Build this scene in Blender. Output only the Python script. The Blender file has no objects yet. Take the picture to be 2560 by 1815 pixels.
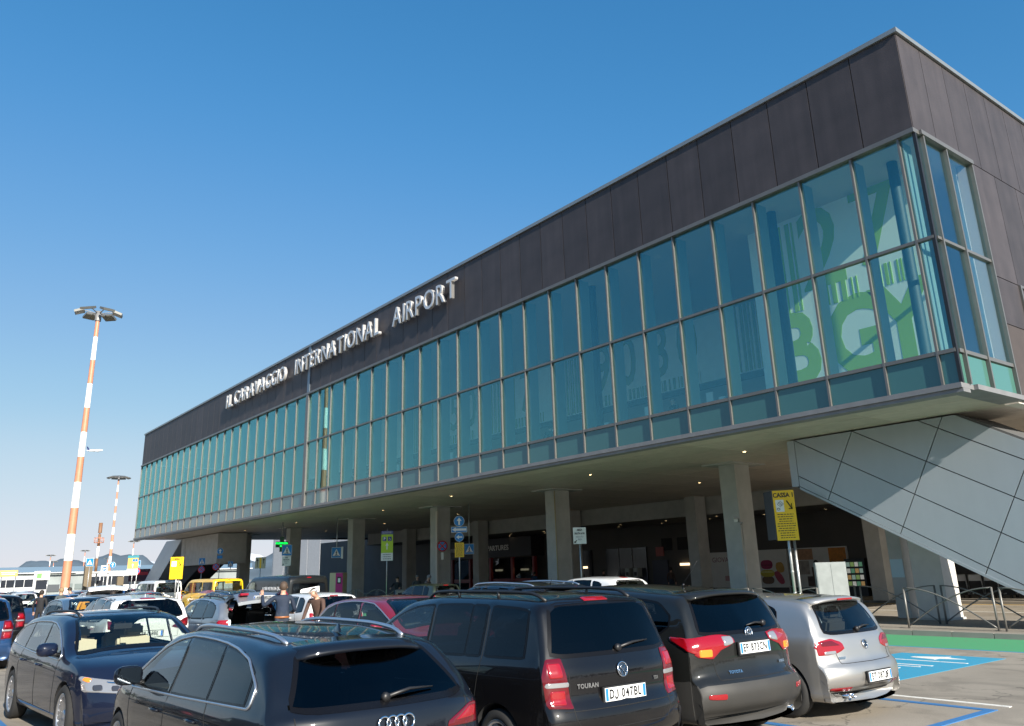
import bpy, bmesh, math, random
from mathutils import Vector, Matrix
from mathutils.bvhtree import BVHTree
random.seed(7)
R = math.radians
S = bpy.context.scene
COL = S.collection

# ---------------------------------------------------------------- camera, sky, sun, exposure
CAMZ = 1.85
def setup_view():
    f, yaw, pitch, roll = 2032.19, 0.66472202, 0.29241190, -0.03029937
    cyw, syw, cp, sp, cr, sr = math.cos(yaw), math.sin(yaw), math.cos(pitch), math.sin(pitch), math.cos(roll), math.sin(roll)
    F = Vector((-cp*cyw, cp*syw, sp))
    R0 = F.cross(Vector((0, 0, 1))).normalized()
    U0 = R0.cross(F)
    Rt = cr*R0 + sr*U0
    U = -sr*R0 + cr*U0
    M = Matrix((Rt, U, -F)).transposed().to_4x4()
    M.translation = (0, 0, CAMZ)
    cam = bpy.data.cameras.new('camera')
    co = bpy.data.objects.new('camera', cam)
    COL.objects.link(co)
    co.matrix_world = M
    cam.sensor_width = 36
    cam.lens = f/2560*36
    cam.shift_y = -(907.5-816.53)/2560
    cam.clip_end = 60000
    cam.clip_start = 0.1
    S.camera = co
SUNV = Vector((1.0, -0.16, 0.493)).normalized()      # towards the sun
def setup_light():
    w = bpy.data.worlds.new('World'); S.world = w; w.use_nodes = True
    nt = w.node_tree
    bg = nt.nodes['Background']
    sky = nt.nodes.new('ShaderNodeTexSky')
    sky.sky_type = 'NISHITA'; sky.sun_disc = False
    sky.sun_elevation = math.asin(SUNV.z)
    sky.sun_rotation = math.atan2(SUNV.x, SUNV.y)
    sky.air_density = 1.0; sky.dust_density = 0.0; sky.ozone_density = 2.0
    # film-like response of the sky: strong blue overhead, no burnt horizon
    K = 0.085*2/4
    sc = nt.nodes.new('ShaderNodeVectorMath'); sc.operation = 'SCALE'; sc.inputs['Scale'].default_value = K
    nt.links.new(sky.outputs[0], sc.inputs[0])
    cv = nt.nodes.new('ShaderNodeRGBCurve')
    pts = (((.038, .058), (.0665, .14), (.105, .26), (.145, .36), (.235, .56), (.45, .74), (1, .86)),
           ((.0675, .255), (.115, .38), (.175, .50), (.23, .60), (.34, .72), (.6, .80), (1, .87)),
           ((.12, .56), (.19, .72), (.28, .80), (.4, .85), (.6, .88), (1, .90)))
    for c, pp_ in zip(cv.mapping.curves[:3], pts):
        c.points[1].location = (1, pp_[-1][1])
        for p in pp_[:-1]: c.points.new(*p)
    cv.mapping.update()
    nt.links.new(sc.outputs[0], cv.inputs['Color'])
    s2 = nt.nodes.new('ShaderNodeVectorMath'); s2.operation = 'SCALE'; s2.inputs['Scale'].default_value = 1/(0.1*2)
    nt.links.new(cv.outputs[0], s2.inputs[0])
    nt.links.new(s2.outputs[0], bg.inputs[0])
    bg.inputs[1].default_value = 0.1
    l = bpy.data.lights.new('sun', 'SUN'); l.energy = 5.0; l.angle = R(0.53); l.color = (1.0, 0.93, 0.82)
    lo = bpy.data.objects.new('sun', l); COL.objects.link(lo)
    lo.rotation_euler = (-SUNV).to_track_quat('-Z', 'Y').to_euler()
    lo.location = (60, -30, 40)
setup_view(); setup_light()
S.view_settings.view_transform = 'Standard'
S.view_settings.look = 'None'
S.view_settings.exposure = 1.0
S.view_settings.gamma = 1
S.view_settings.use_curve_mapping = False

# ---------------------------------------------------------------- materials
MATS = {}
def tone_vary(m, amt=.12, streak=.10):
    """each panel its own slight tone, plus faint vertical weather streaks"""
    nt = m.node_tree; b = nt.nodes['Principled BSDF']; src = b.inputs['Base Color'].links[0].from_socket if b.inputs['Base Color'].links else None
    oi = nt.nodes.new('ShaderNodeObjectInfo'); tc = nt.nodes.new('ShaderNodeNewGeometry'); mp = nt.nodes.new('ShaderNodeMapping'); mp.inputs['Scale'].default_value = (2.2, 2.2, .12)
    nt.links.new(tc.outputs['Position'], mp.inputs[0]); n = nt.nodes.new('ShaderNodeTexNoise'); n.inputs['Scale'].default_value = 1.6; n.inputs['Detail'].default_value = 7; nt.links.new(mp.outputs[0], n.inputs['Vector'])
    r1 = nt.nodes.new('ShaderNodeMapRange'); r1.inputs[3].default_value = 1-amt; r1.inputs[4].default_value = 1+amt; nt.links.new(oi.outputs['Random'], r1.inputs[0])
    r2 = nt.nodes.new('ShaderNodeMapRange'); r2.inputs[1].default_value = .3; r2.inputs[2].default_value = .7; r2.inputs[3].default_value = 1-streak; r2.inputs[4].default_value = 1+streak; nt.links.new(n.outputs['Fac'], r2.inputs[0])
    mu = nt.nodes.new('ShaderNodeMath'); mu.operation = 'MULTIPLY'; nt.links.new(r1.outputs[0], mu.inputs[0]); nt.links.new(r2.outputs[0], mu.inputs[1])
    cc = nt.nodes.new('ShaderNodeVectorMath'); cc.operation = 'SCALE'; nt.links.new(mu.outputs[0], cc.inputs['Scale'])
    if src: nt.links.new(src, cc.inputs[0])
    else: cc.inputs[0].default_value = b.inputs['Base Color'].default_value[:3]
    nt.links.new(cc.outputs[0], b.inputs['Base Color']); return m
def mat(name, col=(.5, .5, .5), rough=.6, metal=0., coat=0., coat_rough=.05, var=0., vscale=3., bump=0., bscale=40., emit=None, estr=1., spec=None, dust=0., ior=None):
    if name in MATS: return MATS[name]
    m = bpy.data.materials.new(name); m.use_nodes = True; MATS[name] = m
    nt = m.node_tree; b = nt.nodes['Principled BSDF']
    c4 = (*col, 1)
    b.inputs['Base Color'].default_value = c4
    b.inputs['Roughness'].default_value = rough
    b.inputs['Metallic'].default_value = metal
    b.inputs['Coat Weight'].default_value = coat
    b.inputs['Coat Roughness'].default_value = coat_rough
    if spec is not None: b.inputs['Specular IOR Level'].default_value = spec
    if ior: b.inputs['IOR'].default_value = ior
    if var or dust or bump:
        tc = nt.nodes.new('ShaderNodeTexCoord')
    if var:
        n = nt.nodes.new('ShaderNodeTexNoise'); n.inputs['Scale'].default_value = vscale; n.inputs['Detail'].default_value = 6
        nt.links.new(tc.outputs['Object'], n.inputs['Vector'])
        r = nt.nodes.new('ShaderNodeMapRange'); r.inputs[1].default_value = .3; r.inputs[2].default_value = .7
        r.inputs[3].default_value = 1-var; r.inputs[4].default_value = 1+var
        nt.links.new(n.outputs['Fac'], r.inputs[0])
        mx = nt.nodes.new('ShaderNodeMix'); mx.data_type = 'RGBA'; mx.blend_type = 'MULTIPLY'; mx.inputs[0].default_value = 1
        mx.inputs[6].default_value = c4
        cc = nt.nodes.new('ShaderNodeCombineColor')
        for k in range(3): nt.links.new(r.outputs[0], cc.inputs[k])
        nt.links.new(cc.outputs[0], mx.inputs[7])
        nt.links.new(mx.outputs[2], b.inputs['Base Color'])
    if dust:
        n2 = nt.nodes.new('ShaderNodeTexNoise'); n2.inputs['Scale'].default_value = 2.5; n2.inputs['Detail'].default_value = 8
        nt.links.new(tc.outputs['Object'], n2.inputs['Vector'])
        sep = nt.nodes.new('ShaderNodeSeparateXYZ'); nt.links.new(tc.outputs['Object'], sep.inputs[0])
        hr = nt.nodes.new('ShaderNodeMapRange'); hr.inputs[1].default_value = .1; hr.inputs[2].default_value = 1.0
        hr.inputs[3].default_value = 1.0; hr.inputs[4].default_value = .25
        nt.links.new(sep.outputs['Z'], hr.inputs[0])
        mu = nt.nodes.new('ShaderNodeMath'); mu.operation = 'MULTIPLY'; nt.links.new(n2.outputs['Fac'], mu.inputs[0]); nt.links.new(hr.outputs[0], mu.inputs[1])
        mu2 = nt.nodes.new('ShaderNodeMath'); mu2.operation = 'MULTIPLY'; nt.links.new(mu.outputs[0], mu2.inputs[0]); mu2.inputs[1].default_value = dust
        mx2 = nt.nodes.new('ShaderNodeMix'); mx2.data_type = 'RGBA'; nt.links.new(mu2.outputs[0], mx2.inputs[0])
        mx2.inputs[6].default_value = c4; mx2.inputs[7].default_value = (.30, .26, .21, 1)
        nt.links.new(mx2.outputs[2], b.inputs['Base Color'])
        rr = nt.nodes.new('ShaderNodeMath'); rr.operation = 'ADD'; nt.links.new(mu2.outputs[0], rr.inputs[0]); rr.inputs[1].default_value = coat_rough
        nt.links.new(rr.outputs[0], b.inputs['Coat Roughness'])
    if bump:
        nb = nt.nodes.new('ShaderNodeTexNoise'); nb.inputs['Scale'].default_value = bscale; nb.inputs['Detail'].default_value = 4
        nt.links.new(tc.outputs['Object'], nb.inputs['Vector'])
        bp = nt.nodes.new('ShaderNodeBump'); bp.inputs['Strength'].default_value = bump; bp.inputs['Distance'].default_value = .02
        nt.links.new(nb.outputs['Fac'], bp.inputs['Height']); nt.links.new(bp.outputs[0], b.inputs['Normal'])
    if emit:
        b.inputs['Emission Color'].default_value = (*emit, 1); b.inputs['Emission Strength'].default_value = estr
    return m
def glassmat(name, tint=(.8, .85, .85), refl=(1, 1, 1), base_r=.04, rough=.0, bumpy=0., boost=1.0):
    """thin pane: tinted see-through plus mirror reflection by facing angle (same for every ray)"""
    if name in MATS: return MATS[name]
    m = bpy.data.materials.new(name); m.use_nodes = True; MATS[name] = m
    nt = m.node_tree; nt.nodes.clear()
    out = nt.nodes.new('ShaderNodeOutputMaterial')
    t = nt.nodes.new('ShaderNodeBsdfTransparent'); t.inputs[0].default_value = (*tint, 1)
    g = nt.nodes.new('ShaderNodeBsdfGlossy'); g.inputs['Color'].default_value = (*refl, 1); g.inputs['Roughness'].default_value = rough
    ge = nt.nodes.new('ShaderNodeNewGeometry'); dp = nt.nodes.new('ShaderNodeVectorMath'); dp.operation = 'DOT_PRODUCT'
    nt.links.new(ge.outputs['Incoming'], dp.inputs[0]); nt.links.new(ge.outputs['Normal'], dp.inputs[1])
    ab = nt.nodes.new('ShaderNodeMath'); ab.operation = 'ABSOLUTE'; nt.links.new(dp.outputs['Value'], ab.inputs[0])
    om = nt.nodes.new('ShaderNodeMath'); om.operation = 'SUBTRACT'; om.inputs[0].default_value = 1; nt.links.new(ab.outputs[0], om.inputs[1])
    fr = nt.nodes.new('ShaderNodeMath'); fr.operation = 'POWER'; nt.links.new(om.outputs[0], fr.inputs[0]); fr.inputs[1].default_value = 4.9
    mr = nt.nodes.new('ShaderNodeMapRange'); mr.inputs[1].default_value = 0; mr.inputs[2].default_value = 1
    mr.inputs[3].default_value = base_r; mr.inputs[4].default_value = boost
    nt.links.new(fr.outputs[0], mr.inputs[0])
    mx = nt.nodes.new('ShaderNodeMixShader')
    nt.links.new(mr.outputs[0], mx.inputs[0]); nt.links.new(t.outputs[0], mx.inputs[1]); nt.links.new(g.outputs[0], mx.inputs[2])
    nt.links.new(mx.outputs[0], out.inputs[0])
    if bumpy:
        tc = nt.nodes.new('ShaderNodeTexCoord')
        nb = nt.nodes.new('ShaderNodeTexNoise'); nb.inputs['Scale'].default_value = .35; nb.inputs['Detail'].default_value = 1
        nt.links.new(tc.outputs['Object'], nb.inputs['Vector'])
        bp = nt.nodes.new('ShaderNodeBump'); bp.inputs['Strength'].default_value = bumpy; bp.inputs['Distance'].default_value = .05
        nt.links.new(nb.outputs['Fac'], bp.inputs['Height']); nt.links.new(bp.outputs[0], g.inputs['Normal'])
    return m

# ---------------------------------------------------------------- object helpers
def tag(o, label=None, cat=None, group=None, kind=None):
    if label: o['label'] = label
    if cat: o['category'] = cat
    if group: o['group'] = group
    if kind: o['kind'] = kind
    return o
def thing(name, label, cat, loc=(0, 0, 0), rz=0., group=None):
    o = bpy.data.objects.new(name, None); COL.objects.link(o)
    o.empty_display_size = .2
    o.location = loc; o.rotation_euler = (0, 0, rz)
    return tag(o, label, cat, group)
def link(name, me, parent=None, loc=None, rot=None, label=None):
    o = bpy.data.objects.new(name, me); COL.objects.link(o)
    if parent is not None: o.parent = parent
    if loc is not None: o.location = loc
    if rot is not None: o.rotation_euler = rot
    if label: o['label'] = label
    return o
class MB:
    """collects shapes, links them as one mesh object"""
    def __init__(s): s.v = []; s.f = []; s.mi = []; s.mats = []; s.sm = []
    def midx(s, m):
        if m not in s.mats: s.mats.append(m)
        return s.mats.index(m)
    def add(s, vs, fs, m, smooth=False):
        b = len(s.v); s.v += [tuple(v) for v in vs]; i = s.midx(m)
        for f in fs: s.f.append(tuple(b+k for k in f)); s.mi.append(i); s.sm.append(smooth)
        return s
    def box(s, x0, x1, y0, y1, z0, z1, m):
        vs = [(x, y, z) for x in (x0, x1) for y in (y0, y1) for z in (z0, z1)]
        return s.add(vs, [(0, 1, 3, 2), (4, 6, 7, 5), (0, 4, 5, 1), (2, 3, 7, 6), (0, 2, 6, 4), (1, 5, 7, 3)], m)
    def obox(s, c, sz, M, m):
        """oriented box: centre c, size sz, 3x3 M"""
        vs = [Vector(c)+M @ Vector((x*sz[0]/2, y*sz[1]/2, z*sz[2]/2)) for x in (-1, 1) for y in (-1, 1) for z in (-1, 1)]
        return s.add(vs, [(0, 1, 3, 2), (4, 6, 7, 5), (0, 4, 5, 1), (2, 3, 7, 6), (0, 2, 6, 4), (1, 5, 7, 3)], m)
    def tube(s, pts, r, m, n=8, caps=True, closed=False):
        pts = [Vector(p) for p in pts]; N = len(pts)
        rs = r if isinstance(r, (list, tuple)) else [r]*N
        vs = []; fs = []
        up = Vector((0, 0, 1))
        for i, p in enumerate(pts):
            if closed: t = pts[(i+1) % N]-pts[i-1]
            else: t = pts[min(i+1, N-1)]-pts[max(i-1, 0)]
            if t.length < 1e-9: t = Vector((0, 0, 1))
            t.normalize()
            a = t.cross(up)
            if a.length < .05: a = t.cross(Vector((0, 1, 0)))
            a.normalize(); b = t.cross(a)
            for k in range(n):
                an = 2*math.pi*k/n
                vs.append(p+(a*math.cos(an)+b*math.sin(an))*rs[i])
        M = N if closed else N-1
        for i in range(M):
            j = (i+1) % N
            for k in range(n):
                k2 = (k+1) % n
                fs.append((i*n+k, i*n+k2, j*n+k2, j*n+k))
        if caps and not closed:
            fs.append(tuple(range(n))[::-1]); fs.append(tuple((N-1)*n+k for k in range(n)))
        return s.add(vs, fs, m, True)
    def lathe(s, prof, m, c=(0, 0, 0), axis='Z', n=24, smooth=True):
        """prof: (radius, along axis)"""
        vs = []; fs = []
        for (r_, h) in prof:
            for k in range(n):
                a = 2*math.pi*k/n; x, y = r_*math.cos(a), r_*math.sin(a)
                v = (x, y, h) if axis == 'Z' else ((h, x, y) if axis == 'X' else (y, h, x))
                vs.append((v[0]+c[0], v[1]+c[1], v[2]+c[2]))
        for i in range(len(prof)-1):
            for k in range(n):
                k2 = (k+1) % n
                fs.append((i*n+k, i*n+k2, (i+1)*n+k2, (i+1)*n+k))
        return s.add(vs, fs, m, smooth)
    def prism(s, poly, axis, a, b, m):
        """extrude 2D poly along axis from a to b. axis X: poly=(y,z); Y: (x,z); Z: (x,y)"""
        def P(p, t): return (t, p[0], p[1]) if axis == 'X' else ((p[0], t, p[1]) if axis == 'Y' else (p[0], p[1], t))
        n = len(poly); vs = [P(p, a) for p in poly]+[P(p, b) for p in poly]
        fs = [tuple(range(n)), tuple(range(2*n-1, n-1, -1))]+[(i, i+n, (i+1) % n+n, (i+1) % n) for i in range(n)]
        return s.add(vs, fs, m)
    def quad(s, a, b, c, d, m): return s.add([a, b, c, d], [(0, 1, 2, 3)], m)
    def mesh(s, name='mesh'):
        me = bpy.data.meshes.new(name)
        me.from_pydata(s.v, [], s.f)
        for m in s.mats: me.materials.append(m)
        me.polygons.foreach_set('material_index', s.mi)
        me.polygons.foreach_set('use_smooth', s.sm)
        me.update()
        bm = bmesh.new(); bm.from_mesh(me); bmesh.ops.recalc_face_normals(bm, faces=bm.faces); bm.to_mesh(me); bm.free()
        return me
    def build(s, name, parent=None, loc=None, rot=None, label=None): return link(name, s.mesh(name), parent, loc, rot, label)
def copy_tree(o, parent=None):
    c = o.copy(); COL.objects.link(c)
    if parent is not None: c.parent = parent
    for ch in list(o.children): copy_tree(ch, c)
    return c
TXT = {}
def text_me(body, size, m, extrude=.005, align='CENTER', xs=1.0, spacing=1.0, bold=0.0):
    key = (body, size, m.name, extrude, align, xs, spacing, bold)
    if key in TXT: return TXT[key]
    cu = bpy.data.curves.new('lettering', 'FONT')
    cu.body = body; cu.size = size; cu.extrude = extrude; cu.align_x = align; cu.align_y = 'CENTER'
    cu.space_character = spacing; cu.offset = bold; cu.resolution_u = 3
    o = bpy.data.objects.new('lettering', cu); COL.objects.link(o)
    dg = bpy.context.evaluated_depsgraph_get(); dg.update()
    me = bpy.data.meshes.new_from_object(o.evaluated_get(dg))
    bpy.data.objects.remove(o); bpy.data.curves.remove(cu)
    me.materials.clear(); me.materials.append(m)
    if xs != 1: me.transform(Matrix.Diagonal((xs, 1, 1, 1)))
    TXT[key] = me
    return me
def face_rot(nrm, up=(0, 0, 1)):
    """rotation whose local z = nrm, local y = up: for text and flat print"""
    n_ = Vector(nrm).normalized(); u = Vector(up); x = u.cross(n_).normalized(); y = n_.cross(x)
    return Matrix((x, y, n_)).transposed().to_euler()
# ---------------------------------------------------------------- palette
M_clad = mat('dark_fibre_cement', (.043, .036, .037), .55, var=.16, vscale=1.3, bump=.15, bscale=25)
M_joint = mat('joint_backing', (.55, .50, .45), .7)
M_alu = mat('mullion_aluminium', (.155, .15, .14), .38, metal=.35, var=.06)
M_rim = mat('rim_metal', (.20, .20, .20), .5, metal=.2, var=.1)
M_cap = mat('coping_metal', (.26, .28, .28), .4, metal=.5, var=.05)
M_conc = mat('painted_concrete_grey', (.42, .415, .39), .8, var=.10, vscale=2, bump=.1)
M_soffit = mat('soffit_panel', (.50, .44, .37), .5, var=.08, vscale=.6)
M_fin = mat('fin_panel_grey', (.37, .405, .435), .32, metal=.15, var=.01)
M_dark = mat('dark_void', (.012, .012, .014), .8)
M_black = mat('black_plastic', (.012, .012, .013), .45)
M_steel = mat('galvanised_steel', (.42, .43, .43), .38, metal=.7, var=.1, vscale=8)
M_white = mat('white_paint', (.78, .78, .76), .5)
M_pane = glassmat('curtain_glass', (.88, .98, .955), (.44, .90, .90), .14, bumpy=.07, boost=1.15)
M_pane_side = glassmat('curtain_glass_side', (.93, .985, .955), (.62, .93, 1.0), .13, bumpy=.05, boost=.9)
M_spandrel = mat('spandrel_glass', (.040, .125, .125), .06, coat=.5, var=.06, vscale=.8)
M_joint2 = mat('soffit_joint', (.10, .09, .08), .7)
tone_vary(M_soffit, .07, .08); tone_vary(M_clad, .14, .14); tone_vary(M_fin, .03, .02)
FY, FX0, FX1 = 19.30, -80.75, -8.03         # facade plane and its two ends
ZB, ZG, ZS, ZT, ZH, ZF, ZR = 5.53, 5.68, 6.46, 9.285, 12.10, 12.22, 15.03

T = thing('terminal_building', 'long dark clad airport terminal with a band of teal glass raised on columns', 'airport terminal', (-44, 30, 0))
def tp(name, mb, loc=None, rot=None, label=None):
    """part of the terminal built in world coordinates"""
    o = mb.build(name, T, label=label)
    o.matrix_parent_inverse = Matrix.Translation((44, -30, 0))
    if loc: o.location = loc
    if rot: o.rotation_euler = rot
    return o
def tpm(name, me, loc, rot=(0, 0, 0), label=None):
    o = link(name, me, T, loc, rot, label); o.matrix_parent_inverse = Matrix.Translation((44, -30, 0)); return o
# structural box behind cladding and roof
b = MB(); b.box(FX0+.05, FX1-.05, FY+.06, 60, ZF+.02, ZR, M_joint); tp('parapet_backing', b)
b = MB(); b.box(FX0-.05, FX1+.07, FY-.07, FY+.30, ZR, ZR+.13, M_cap)
b.box(FX1-.25, FX1+.07, FY+.302, 60, ZR, ZR+.13, M_cap); b.box(FX0-.05, FX0+.3, FY+.302, 60, ZR, ZR+.13, M_cap); tp('roof_coping', b)
b = MB(); b.box(FX0+.3, FX1-.3, FY+.31, 60, ZR+.01, ZR+.08, M_conc); tp('roof_deck', b)
# front cladding panels
def panel_me(w, h, m, t=.05, name='cladding_panel'):
    b = MB(); b.box(0, w, 0, t, 0, h, m); return b.mesh(name)
pw = 1.328; me = panel_me(pw-.028, ZR-ZF-.03, M_clad)
x = FX1-.0
k = 0
while x-pw > FX0-.2:
    if -44.9 < x-pw < -43.3 and k < 100: pass
    tpm('cladding_panel', me, (max(x-pw+.014, FX0), FY, ZF+.015)); x -= pw; k += 1
if x-FX0 > .1: tpm('cladding_panel', panel_me(x-FX0-.02, ZR-ZF-.03, M_clad), (FX0, FY, ZF+.015))
# the expansion joint strip
b = MB(); b.box(-44.32, -43.98, FY-.03, FY+.01, ZF+.02, ZR, mat('joint_strip', (.16, .20, .24), .35, metal=.5)); tp('joint_strip', b)
# front curtain wall
ms = [-8.45, -9.76]
while ms[-1]-1.57 > -43.5: ms.append(ms[-1]-1.566)
ms = ms[:-1] if ms[-1] < -43.2 else ms
ms.append(-44.12)
xx = -45.77
while xx > FX0+.5: ms.append(xx); xx -= 1.583
ms.append(FX0+.02)
edges = [FX1-.02]+ms
mw = .056
mul = MB().box(-mw/2, mw/2, -.05, .16, ZG, ZH, M_alu).mesh('mullion')
mulw = MB().box(-.17, .17, -.085, .16, ZG-.1, ZH+.1, M_alu).mesh('mullion')
for x in ms: tpm('mullion', mulw if abs(x+44.12) < .01 else mul, (x, FY, 0))
for z, h in ((ZS, .09), (ZT, .075)):
    b = MB(); b.box(FX0, FX1, FY-.045, FY+.10, z-h/2, z+h/2, M_alu); tp('transom', b)
b = MB(); b.box(FX0-.03, FX1+.03, FY-.10, FY+.2, ZH, ZF, M_alu); tp('window_head', b)
b = MB(); b.box(FX0-.02, FX1+.02, FY-.12, FY+.5, ZB+.03, ZG, M_rim); b.box(FX0-.02, FX1+.02, FY-.06, FY+.3, ZB-.06, ZB+.028, M_rim); tp('bottom_rim', b)
def pane(w, z0, z1, m, name): 
    b = MB(); b.box(0, w, 0, .012, z0, z1, m); return b.mesh(name)
cache = {}
for i in range(len(edges)-1):
    xr, xl = edges[i]-mw/2, edges[i+1]+mw/2
    if abs(edges[i+1]+44.12) < .01: xl += .13
    if abs(edges[i]+44.12) < .01: xr -= .13
    w = round(xr-xl, 3)
    if w not in cache:
        cache[w] = [pane(w, ZS+.045, ZT-.037, M_pane, 'window_pane'), pane(w, ZT+.038, ZH, M_pane, 'window_pane'), pane(w, ZG, ZS-.045, M_spandrel, 'spandrel_pane')]
    tpm('window_pane', cache[w][0], (xl, FY+.02, 0)); tpm('window_pane', cache[w][1], (xl, FY+.02, 0)); tpm('spandrel_pane', cache[w][2], (xl, FY+.01, 0))
# right end face
ys = [FY+.02, 19.63, 20.85, 22.33]
rm = [MB().box(-.10, .075, -mw/2, mw/2, ZG, ZH, M_alu).mesh('mullion')]
for y in ys[1:]: tpm('mullion', rm[0], (FX1, y, 0))
tpm('mullion', MB().box(-.05, .03, -.03, .05, ZG, ZH, M_black).mesh('mullion'), (FX1, FY, 0))
for z, h in ((ZS, .09), (ZT, .075)):
    b = MB(); b.box(FX1-.10, FX1+.045, FY+.101, 22.36, z-h/2, z+h/2, M_alu); tp('transom', b)
b = MB(); b.box(FX1-.1, FX1+.10, FY+.201, 22.37, ZH, ZF, M_alu); tp('window_head', b)
b = MB(); b.box(FX1-.5, FX1+.12, FY+.501, 22.4, ZB+.03, ZG, M_rim); tp('bottom_rim', b)
for i in range(3):
    y0, y1 = ys[i]+.04, ys[i+1]-.04
    for (z0, z1, m, nm) in ((ZS+.045, ZT-.037, M_pane_side, 'window_pane'), (ZT+.038, ZH, M_pane_side, 'window_pane'), (ZG, ZS-.045, mat('spandrel_side', (.06, .16, .13), .12, coat=.5), 'spandrel_pane')):
        b = MB(); b.box(FX1-.025, FX1-.012, y0, y1, z0, z1, m); tp(nm, b)
M_clad2 = M_clad
y = FY+.012; 
while y < 44:
    b = MB(); y1 = y+1.29 if y > 19.5 else y+1.22
    b.box(FX1-.05, FX1, y+.011, y1-.011, (ZF+.015), ZR-.015, M_clad2); tp('cladding_panel', b); y = y1
# lower right-hand cladding beside the corner window
b = MB(); b.box(FX1-.4, FX1-.07, 22.45, 60, ZB, ZF, M_joint); tp('end_wall_backing', b)
def hole(y0, y1, z0, z1): return not (y1 <= 24.25 or z1 <= 7.6 or z0 >= 8.95)
y = 22.43
while y < 44:
    y1 = y+1.47 if y < 23 else y+1.4
    for z0, z1 in ((ZB+.05, 7.62), (7.62, 8.93), (8.93, ZF)):
        if y > 24 and abs(z0-7.62) < .01: continue
        b = MB(); b.box(FX1-.05, FX1, y+.011, y1-.011, z0+.012, z1-.012, M_clad if z0 > 7 else mat('brown_cladding', (.055, .043, .038), .6, var=.1)); tp('cladding_panel', b)
    y = y1
b = MB(); b.box(FX1-.3, FX1+.05, 23.92, 24.0, 7.62, 8.93, M_alu); b.box(FX1-.3, FX1+.05, 24.0, 44, 8.86, 8.93, M_alu); b.box(FX1-.06, FX1-.03, 24.0, 44, 7.63, 8.855, M_dark); tp('loggia_frame', b)
# left end wall, soffit, beam, lower wall
b = MB(); b.box(FX0, FX0+.1, FY+.12, 60, ZB+.03, ZF, M_clad); tp('end_wall', b)
b = MB(); b.box(FX0+.1, FX1-.4, FY+.31, 37.6, 5.64, 5.72, M_joint2); tp('soffit_backing', b)
sw, sd = (FX1-.4-FX0-.1)/24, (37.6-FY-.31)/12
spm = MB().box(.01, sw-.01, .01, sd-.01, 5.60, 5.635, M_soffit).mesh('soffit_panel')
for i in range(24):
    for j in range(12): tpm('soffit_panel', spm, (FX0+.1+i*sw, FY+.31+j*sd, 0))
b = MB(); b.box(FX0+.1, FX1-.6, FY+.5, 60, 5.73, 5.85, M_conc); tp('floor_slab', b)
b = MB()
b.box(-71, FX1+2, 37.6, 38.0, 4.62, 5.72, M_conc); tp('downstand_beam', b)
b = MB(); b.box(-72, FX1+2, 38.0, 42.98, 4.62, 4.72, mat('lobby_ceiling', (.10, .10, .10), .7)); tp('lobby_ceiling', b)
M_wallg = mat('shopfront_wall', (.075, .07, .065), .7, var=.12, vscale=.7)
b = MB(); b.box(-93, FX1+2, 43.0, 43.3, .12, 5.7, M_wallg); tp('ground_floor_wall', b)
# columns
colme = MB().box(-.37, .37, -.45, .45, .12, 5.6, M_conc).mesh('column')
for i, x in enumerate((-20.0, -30.6, -41.1, -51.6, -62.1, -72.6)): tpm('column', colme, (x, 26.45, 0))
for i, x in enumerate((-9.6,-20.4, -30.9, -41.4, -51.9, -62.4)): tpm('column', colme, (x, 37.0 if x > -65 else 37, 0))
cap = MB().box(-.75, .75, -1.0, 1.0, 5.55, 5.598, M_conc).mesh('column_head')
for x in (-20.0, -30.6, -41.1, -51.6, -62.1, -72.6): tpm('column_head', cap, (x, 26.45, 0))
# downlights in the soffit
M_lamp = mat('downlight_lamp', (1, .8, .5), .4, emit=(1, .72, .35), estr=9)
dl = MB(); dl.lathe([(.001, -.012), (.07, -.012), (.07, 0)], M_lamp, n=12); dl.lathe([(.07, -.02), (.10, -.02), (.10, 0)], M_rim, n=12); dlm = dl.mesh('downlight')
for (x, y) in ((-17.4, 23.7), (-25.25, 30.7), (-24.9, 23.4), (-35.0, 23.2), (-44.2, 24.4), (-56, 24), (-66, 24), (-75, 24.5), (-35, 31), (-46, 31), (-56, 31), (-66, 31), (-14.5, 30)):
    tpm('downlight', dlm, (x, y, 5.598))
for x in (-15, -19, -23.5, -27.5, -31.5, -35.5, -39.5, -43.5, -47.5, -51.5, -56): tpm('downlight', dlm, (x, 39.6, 4.618)); tpm('downlight', dlm, (x+2, 41.4, 4.618))

# ---------------------------------------------------------------- big rooftop letters on the fascia
M_let = mat('brushed_letter_face', (.62, .61, .60), .4, metal=.5, var=.05)
def sign_letters(txt, x0, x1, zc, h):
    # measure each glyph width
    adv = []
    for ch in txt:
        if ch == ' ': adv.append((None, .30)); continue
        me = text_me(ch, 1.0, M_let, extrude=.06, align='LEFT', bold=.004)
        xs = [v.co.x for v in me.vertices]; adv.append((me, max(xs)-min(xs)+.15))
    tot = sum(a for _, a in adv)-.15
    sx = (x1-x0)/tot
    zs = [v.co.y for me, _ in adv if me for v in me.vertices]; sc = h/.70
    x = x0
    for me, a in adv:
        if me:
            mn = min(v.co.x for v in me.vertices); bb = [v.co.y for v in me.vertices]
            o = tpm('letter', me, (x-mn*sx, FY-.22, zc), face_rot((0, -1, 0)))
            o.scale = (sx, sc, 1.35)
            # bottom-align
            o.location.z = zc-.5*h-min(bb)*sc if False else zc-min(bb)*sc
        x += a*sx
sign_letters('IL', -57.68, -56.5, 13.57, .93)
sign_letters('CARAVAGGIO', -56.1, -47.15, 13.57, .93)
sign_letters('INTERNATIONAL', -45.65, -35.2, 13.57, .93)
sign_letters('AIRPORT', -33.85, -28.25, 13.57, .93)
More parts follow.
